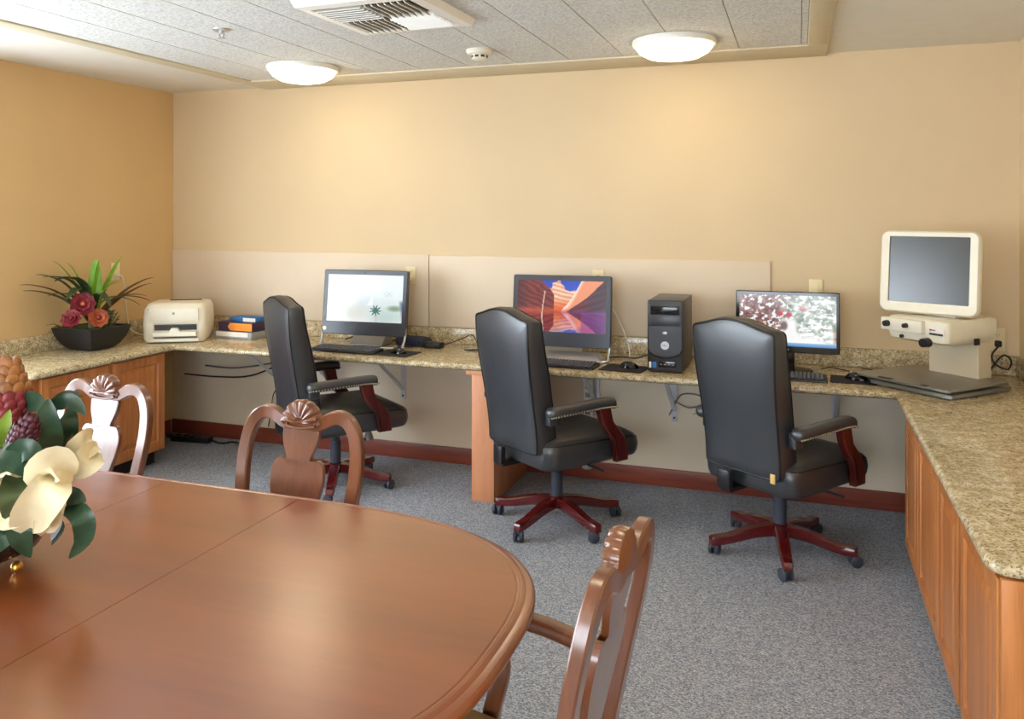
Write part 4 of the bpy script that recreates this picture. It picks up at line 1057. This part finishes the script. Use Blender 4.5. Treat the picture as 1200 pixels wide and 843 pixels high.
C0 = fp(10, 560, .0)
toV = (CAMP - FC).normalized()
# leaves: base, mid, tip as picture points with depth offsets (metres, negative is nearer)
leaf([fp(18, 490, -.02), fp(36, 474, -.06), fp(55, 480, -.08)], .055, 'leaf_dark', up=toV)
leaf([fp(62, 540, -.04), fp(54, 505, -.10), fp(57, 467, -.10)], .062, 'leaf_dark', up=toV)
leaf([fp(70, 545, .03), fp(78, 505, .0), fp(86, 478, .02)], .05, 'leaf_dark', up=toV)
leaf([fp(58, 478, -.02), fp(82, 471, -.02), fp(101, 487, -.02)], .036, 'leaf_dark', up=toV)
leaf([fp(55, 475, .04), fp(78, 462, .05), fp(98, 466, .06)], .018, 'leaf_olive', up=toV)
leaf([fp(-15, 530, -.06), fp(25, 538, -.16), fp(58, 548, -.15)], .075, 'leaf_dark', up=toV + Vector((0, 0, .6)))
leaf([fp(-20, 545, -.12), fp(0, 535, -.2), fp(36, 560, -.2)], .06, 'leaf_dark', up=toV + Vector((0, 0, .6)))
leaf([fp(55, 590, -.08), fp(82, 582, -.12), fp(101, 588, -.12)], .042, 'leaf_dark', up=toV)
leaf([fp(58, 590, -.08), fp(92, 602, -.14), fp(98, 630, -.14), fp(81, 655, -.12)], .046, 'leaf_dark', up=toV)
leaf([fp(90, 600, -.10), fp(91, 628, -.11), fp(82, 655, -.11)], .014, 'petal_cream', up=toV)
leaf([fp(20, 560, -.16), fp(16, 582, -.2), fp(18, 602, -.18)], .055, 'leaf_olive', up=toV, wp=(.8, .95, 1, 1, .95, .9, .7))
leaf([fp(-2, 525, -.10), fp(3, 505, -.13), fp(12, 480, -.12)], .032, 'leaf_lime', up=toV)
leaf([fp(72, 545, -.02), fp(84, 525, -.03), fp(97, 503, -.03)], .02, 'leaf_olive', up=toV)
leaf([fp(66, 545, -.02), fp(78, 525, -.03), fp(85, 508, -.03)], .016, 'blade_brown', up=toV)
leaf([fp(58, 600, -.02), fp(70, 618, .0), fp(60, 640, .0)], .02, 'leaf_dark', up=toV)
leaf([fp(30, 575, .05), fp(15, 600, .05), fp(20, 625, -.02)], .06, 'leaf_dark', up=toV)
leaf([fp(96, 545, -.02), fp(99, 550, -.03), fp(101, 555, -.03)], .014, 'leaf_dark', up=toV)
leaf([fp(34, 596, -.12), fp(22, 622, -.17), fp(36, 654, -.15)], .05, 'leaf_dark', up=toV)
leaf([fp(10, 600, -.12), fp(2, 625, -.18), fp(-8, 650, -.18)], .055, 'leaf_dark', up=toV)
leaf([fp(68, 598, -.04), fp(67, 614, -.05), fp(60, 634, -.03)], .02, 'leaf_glint', up=toV)
leaf([fp(6, 545, -.16), fp(28, 528, -.2), fp(50, 530, -.19)], .05, 'leaf_dark', up=toV)
for k in range(16):                       # the sides turned away from the photograph
    a = R(75 + 15 * k); d = Vector((math.cos(a), math.sin(a), 0)); h_ = .05 * math.sin(k * 2.4)
    leaf([d * .05 + Vector((0, 0, .17)), d * (.13 + .02 * (k % 3)) + Vector((0, 0, .23 + h_)), d * (.22 + .02 * (k % 2)) + Vector((0, 0, .19 + h_ * 1.4))], .062, ('leaf_dark', 'leaf_dark', 'leaf_olive')[k % 3], up=Vector((0, 0, 1)))
# magnolia petals, cupped
def petal(pts, w, cup=.5, mat='petal_cream', wp=(.35, .75, 1, 1.05, 1, .8, .35)):
    P = spline([Vector(p) for p in pts], 6); rs = []; m = 6
    for i, p in enumerate(P):
        tt = (P[min(i + 1, len(P) - 1)] - P[max(i - 1, 0)]).normalized(); sd = tt.cross(toV).normalized(); nn = sd.cross(tt).normalized()
        hw = w / 2 * lerp_list(wp, i / (len(P) - 1)); row = []
        for k_ in range(m + 1):
            u = k_ / m * 2 - 1; row.append(p + sd * hw * u + nn * (hw * cup * (u * u)) + nn * .006 * math.sin(u * 3 + i * .4))
        back = [q - nn * .0016 for q in row[::-1]]
        rs.append(row + back)
    b = MB(); b.rings(rs); b.build('petal', mat, fl, smooth=70)
petal([fp(60, 570, -.10), fp(50, 555, -.19), fp(66, 545, -.18), fp(84, 562, -.13)], .07, .35)
petal([fp(70, 555, -.10), fp(60, 572, -.20), fp(40, 600, -.20), fp(28, 624, -.16)], .078, .4)
petal([fp(75, 570, -.06), fp(62, 590, -.15), fp(56, 608, -.15), fp(50, 626, -.12)], .05, .45)
petal([fp(75, 550, -.04), fp(96, 545, -.08), fp(108, 535, -.06), fp(116, 532, -.02)], .06, .35)
petal([fp(72, 545, -.02), fp(92, 528, -.06), fp(104, 519, -.04), fp(110, 518, .0)], .058, .4)
petal([fp(40, 585, -.08), fp(20, 600, -.17), fp(5, 602, -.17), fp(-12, 590, -.12)], .06, .4)
petal([fp(30, 560, -.08), fp(8, 575, -.16), fp(-6, 590, -.16), fp(-14, 602, -.12)], .06, .4)
petal([fp(22, 530, .03), fp(12, 512, .0), fp(16, 498, .0), fp(26, 487, .02)], .07, .4)
petal([fp(40, 545, .0), fp(25, 565, -.12), fp(10, 570, -.12), fp(-4, 560, -.1)], .07, .35)
for c_, ph in ((Vector((-.13, .02, .22)), .0), (Vector((-.02, .12, .22)), .5)):
    o_ = Vector((c_.x, c_.y, 0)).normalized()
    for k in range(6):
        a = ph + k * math.pi / 3; q_ = Vector((0, 0, 1)).cross(o_) * math.cos(a) + (Vector((0, 0, 1)) * .8 - o_ * .2) * math.sin(a)
        sv = toV; toV = (o_ + Vector((0, 0, .5))).normalized()
        petal([c_, c_ + q_ * .035 + o_ * .03, c_ + q_ * .075 + o_ * .04], .05, .4); toV = sv
# ginger heads: cones of overlapping bracts
def ginger(base, tip, r0, mats, rows, split=1.1):
    ax = (tip - base); L = ax.length; ax.normalize(); q = ax.to_track_quat('Z', 'Y').to_matrix().to_4x4()
    b = MB(); core = MB(); core.tube([base, base.lerp(tip, .5), tip], [r0 * .8, r0 * .85, r0 * .3], 14)
    bo = [MB(), MB()]
    for i in range(rows):
        f_ = (i + .3) / rows; rr = r0 * (.80 + .32 * math.sin(math.pi * min(1, f_ * .9 + .12))) * (1 - .55 * max(0, f_ - .62) / .38)
        k_n = max(5, int(11 * rr / r0 + 1))
        for k_ in range(k_n):
            a = 2 * math.pi * (k_ + .5 * (i % 2)) / k_n + .2 * math.sin(i)
            M = Matrix.Translation(base + ax * (f_ * L)) @ q @ Matrix.Rotation(a, 4, 'Z') @ Matrix.Translation((rr * .80, 0, 0)) @ Matrix.Rotation(R(32 - 38 * f_), 4, 'Y')
            tgt = bo[0 if f_ < split else 1]; s_ = L / rows
            q0 = bmesh.ops.create_uvsphere(tgt.bm, u_segments=10, v_segments=7, radius=1)
            bmesh.ops.transform(tgt.bm, matrix=M @ Matrix.Diagonal((r0 * .13, rr * 3.3 / k_n, s_ * 1.15, 1)), verts=q0['verts'])
    f0 = core.build('flower_head', mats[0], fl, smooth=60)
    bo[0].build('bracts', mats[0], f0, smooth=60)
    if split < 1: bo[1].build('upper_bracts', mats[1], f0, smooth=60)
    else: bo[1].bm.free()
ginger(fp(-3, 526, -.06), fp(10, 421, -.04), .056, ('bract_red', 'bract_orange'), 11, .66)
ginger(fp(20, 530, -.13), fp(38, 488, -.12), .030, ('bract_burgundy', 'bract_burgundy'), 7)
b = MB(); b.sphere((0, 0, .12), (.13, .13, .08), 20, 12); b.build('foam_mound', 'moss', fl)
for x, y, dd in ((-3, 526, -.06), (20, 530, -.13)):
    b = MB(); b.tube([Vector((0, 0, .15)), fp(x, y, dd) * .6 + Vector((0, 0, .06)), fp(x, y, dd)], .008, 8, 4); b.build('stalk', 'leaf_olive', fl)

# ------------------------------------------------------------------ light: daylight through the left window and the added rear fill window, warm ceiling lamps
wd = bpy.data.worlds.new('daylight'); sc.world = wd; wd.use_nodes = True
bg = wd.node_tree.nodes['Background']; bg.inputs[0].default_value = (.78, .89, 1.0, 1); bg.inputs[1].default_value = 16.0
pl = bpy.data.lights.new('window_portal', 'AREA'); pl.shape = 'RECTANGLE'; pl.size = WY1 - WY0; pl.size_y = WZ1 - WZ0
po_ = bpy.data.objects.new('window_portal', pl); COL.objects.link(po_); po_.location = (-.13, (WY0 + WY1) / 2, (WZ0 + WZ1) / 2); po_.rotation_euler = Vector((1, 0, 0)).to_track_quat('-Z', 'Z').to_euler()
pl.cycles.is_portal = True
p2 = bpy.data.lights.new('window_portal', 'AREA'); p2.shape = 'RECTANGLE'; p2.size = FX1 - FX0; p2.size_y = 1.3; p2.cycles.is_portal = True  # portal of the added rear fill window
p2o = bpy.data.objects.new('window_portal', p2); COL.objects.link(p2o); p2o.location = ((FX0 + FX1) / 2, DEP - .13, 1.5); p2o.rotation_euler = Vector((0, 1, 0)).to_track_quat('-Z', 'Z').to_euler()

# ------------------------------------------------------------------ camera
cam = bpy.data.cameras.new('camera'); co = bpy.data.objects.new('camera', cam); COL.objects.link(co); sc.camera = co
co.location = (CX, CY, CZ); co.rotation_euler = (R(90), 0, YAW)
cam.sensor_fit = 'HORIZONTAL'; cam.sensor_width = 36; cam.lens = 36 * FPX / 1200
cam.shift_x = 0; cam.shift_y = -(421.5 - HOR) / 1200; cam.clip_start = .05
sc.view_settings.view_transform = 'Standard'; sc.view_settings.look = 'None'; sc.view_settings.gamma = 1; sc.view_settings.use_curve_mapping = False
sc.view_settings.exposure = 0.06
sc.cycles.max_bounces = 8; sc.cycles.diffuse_bounces = 5; sc.cycles.sample_clamp_indirect = 6
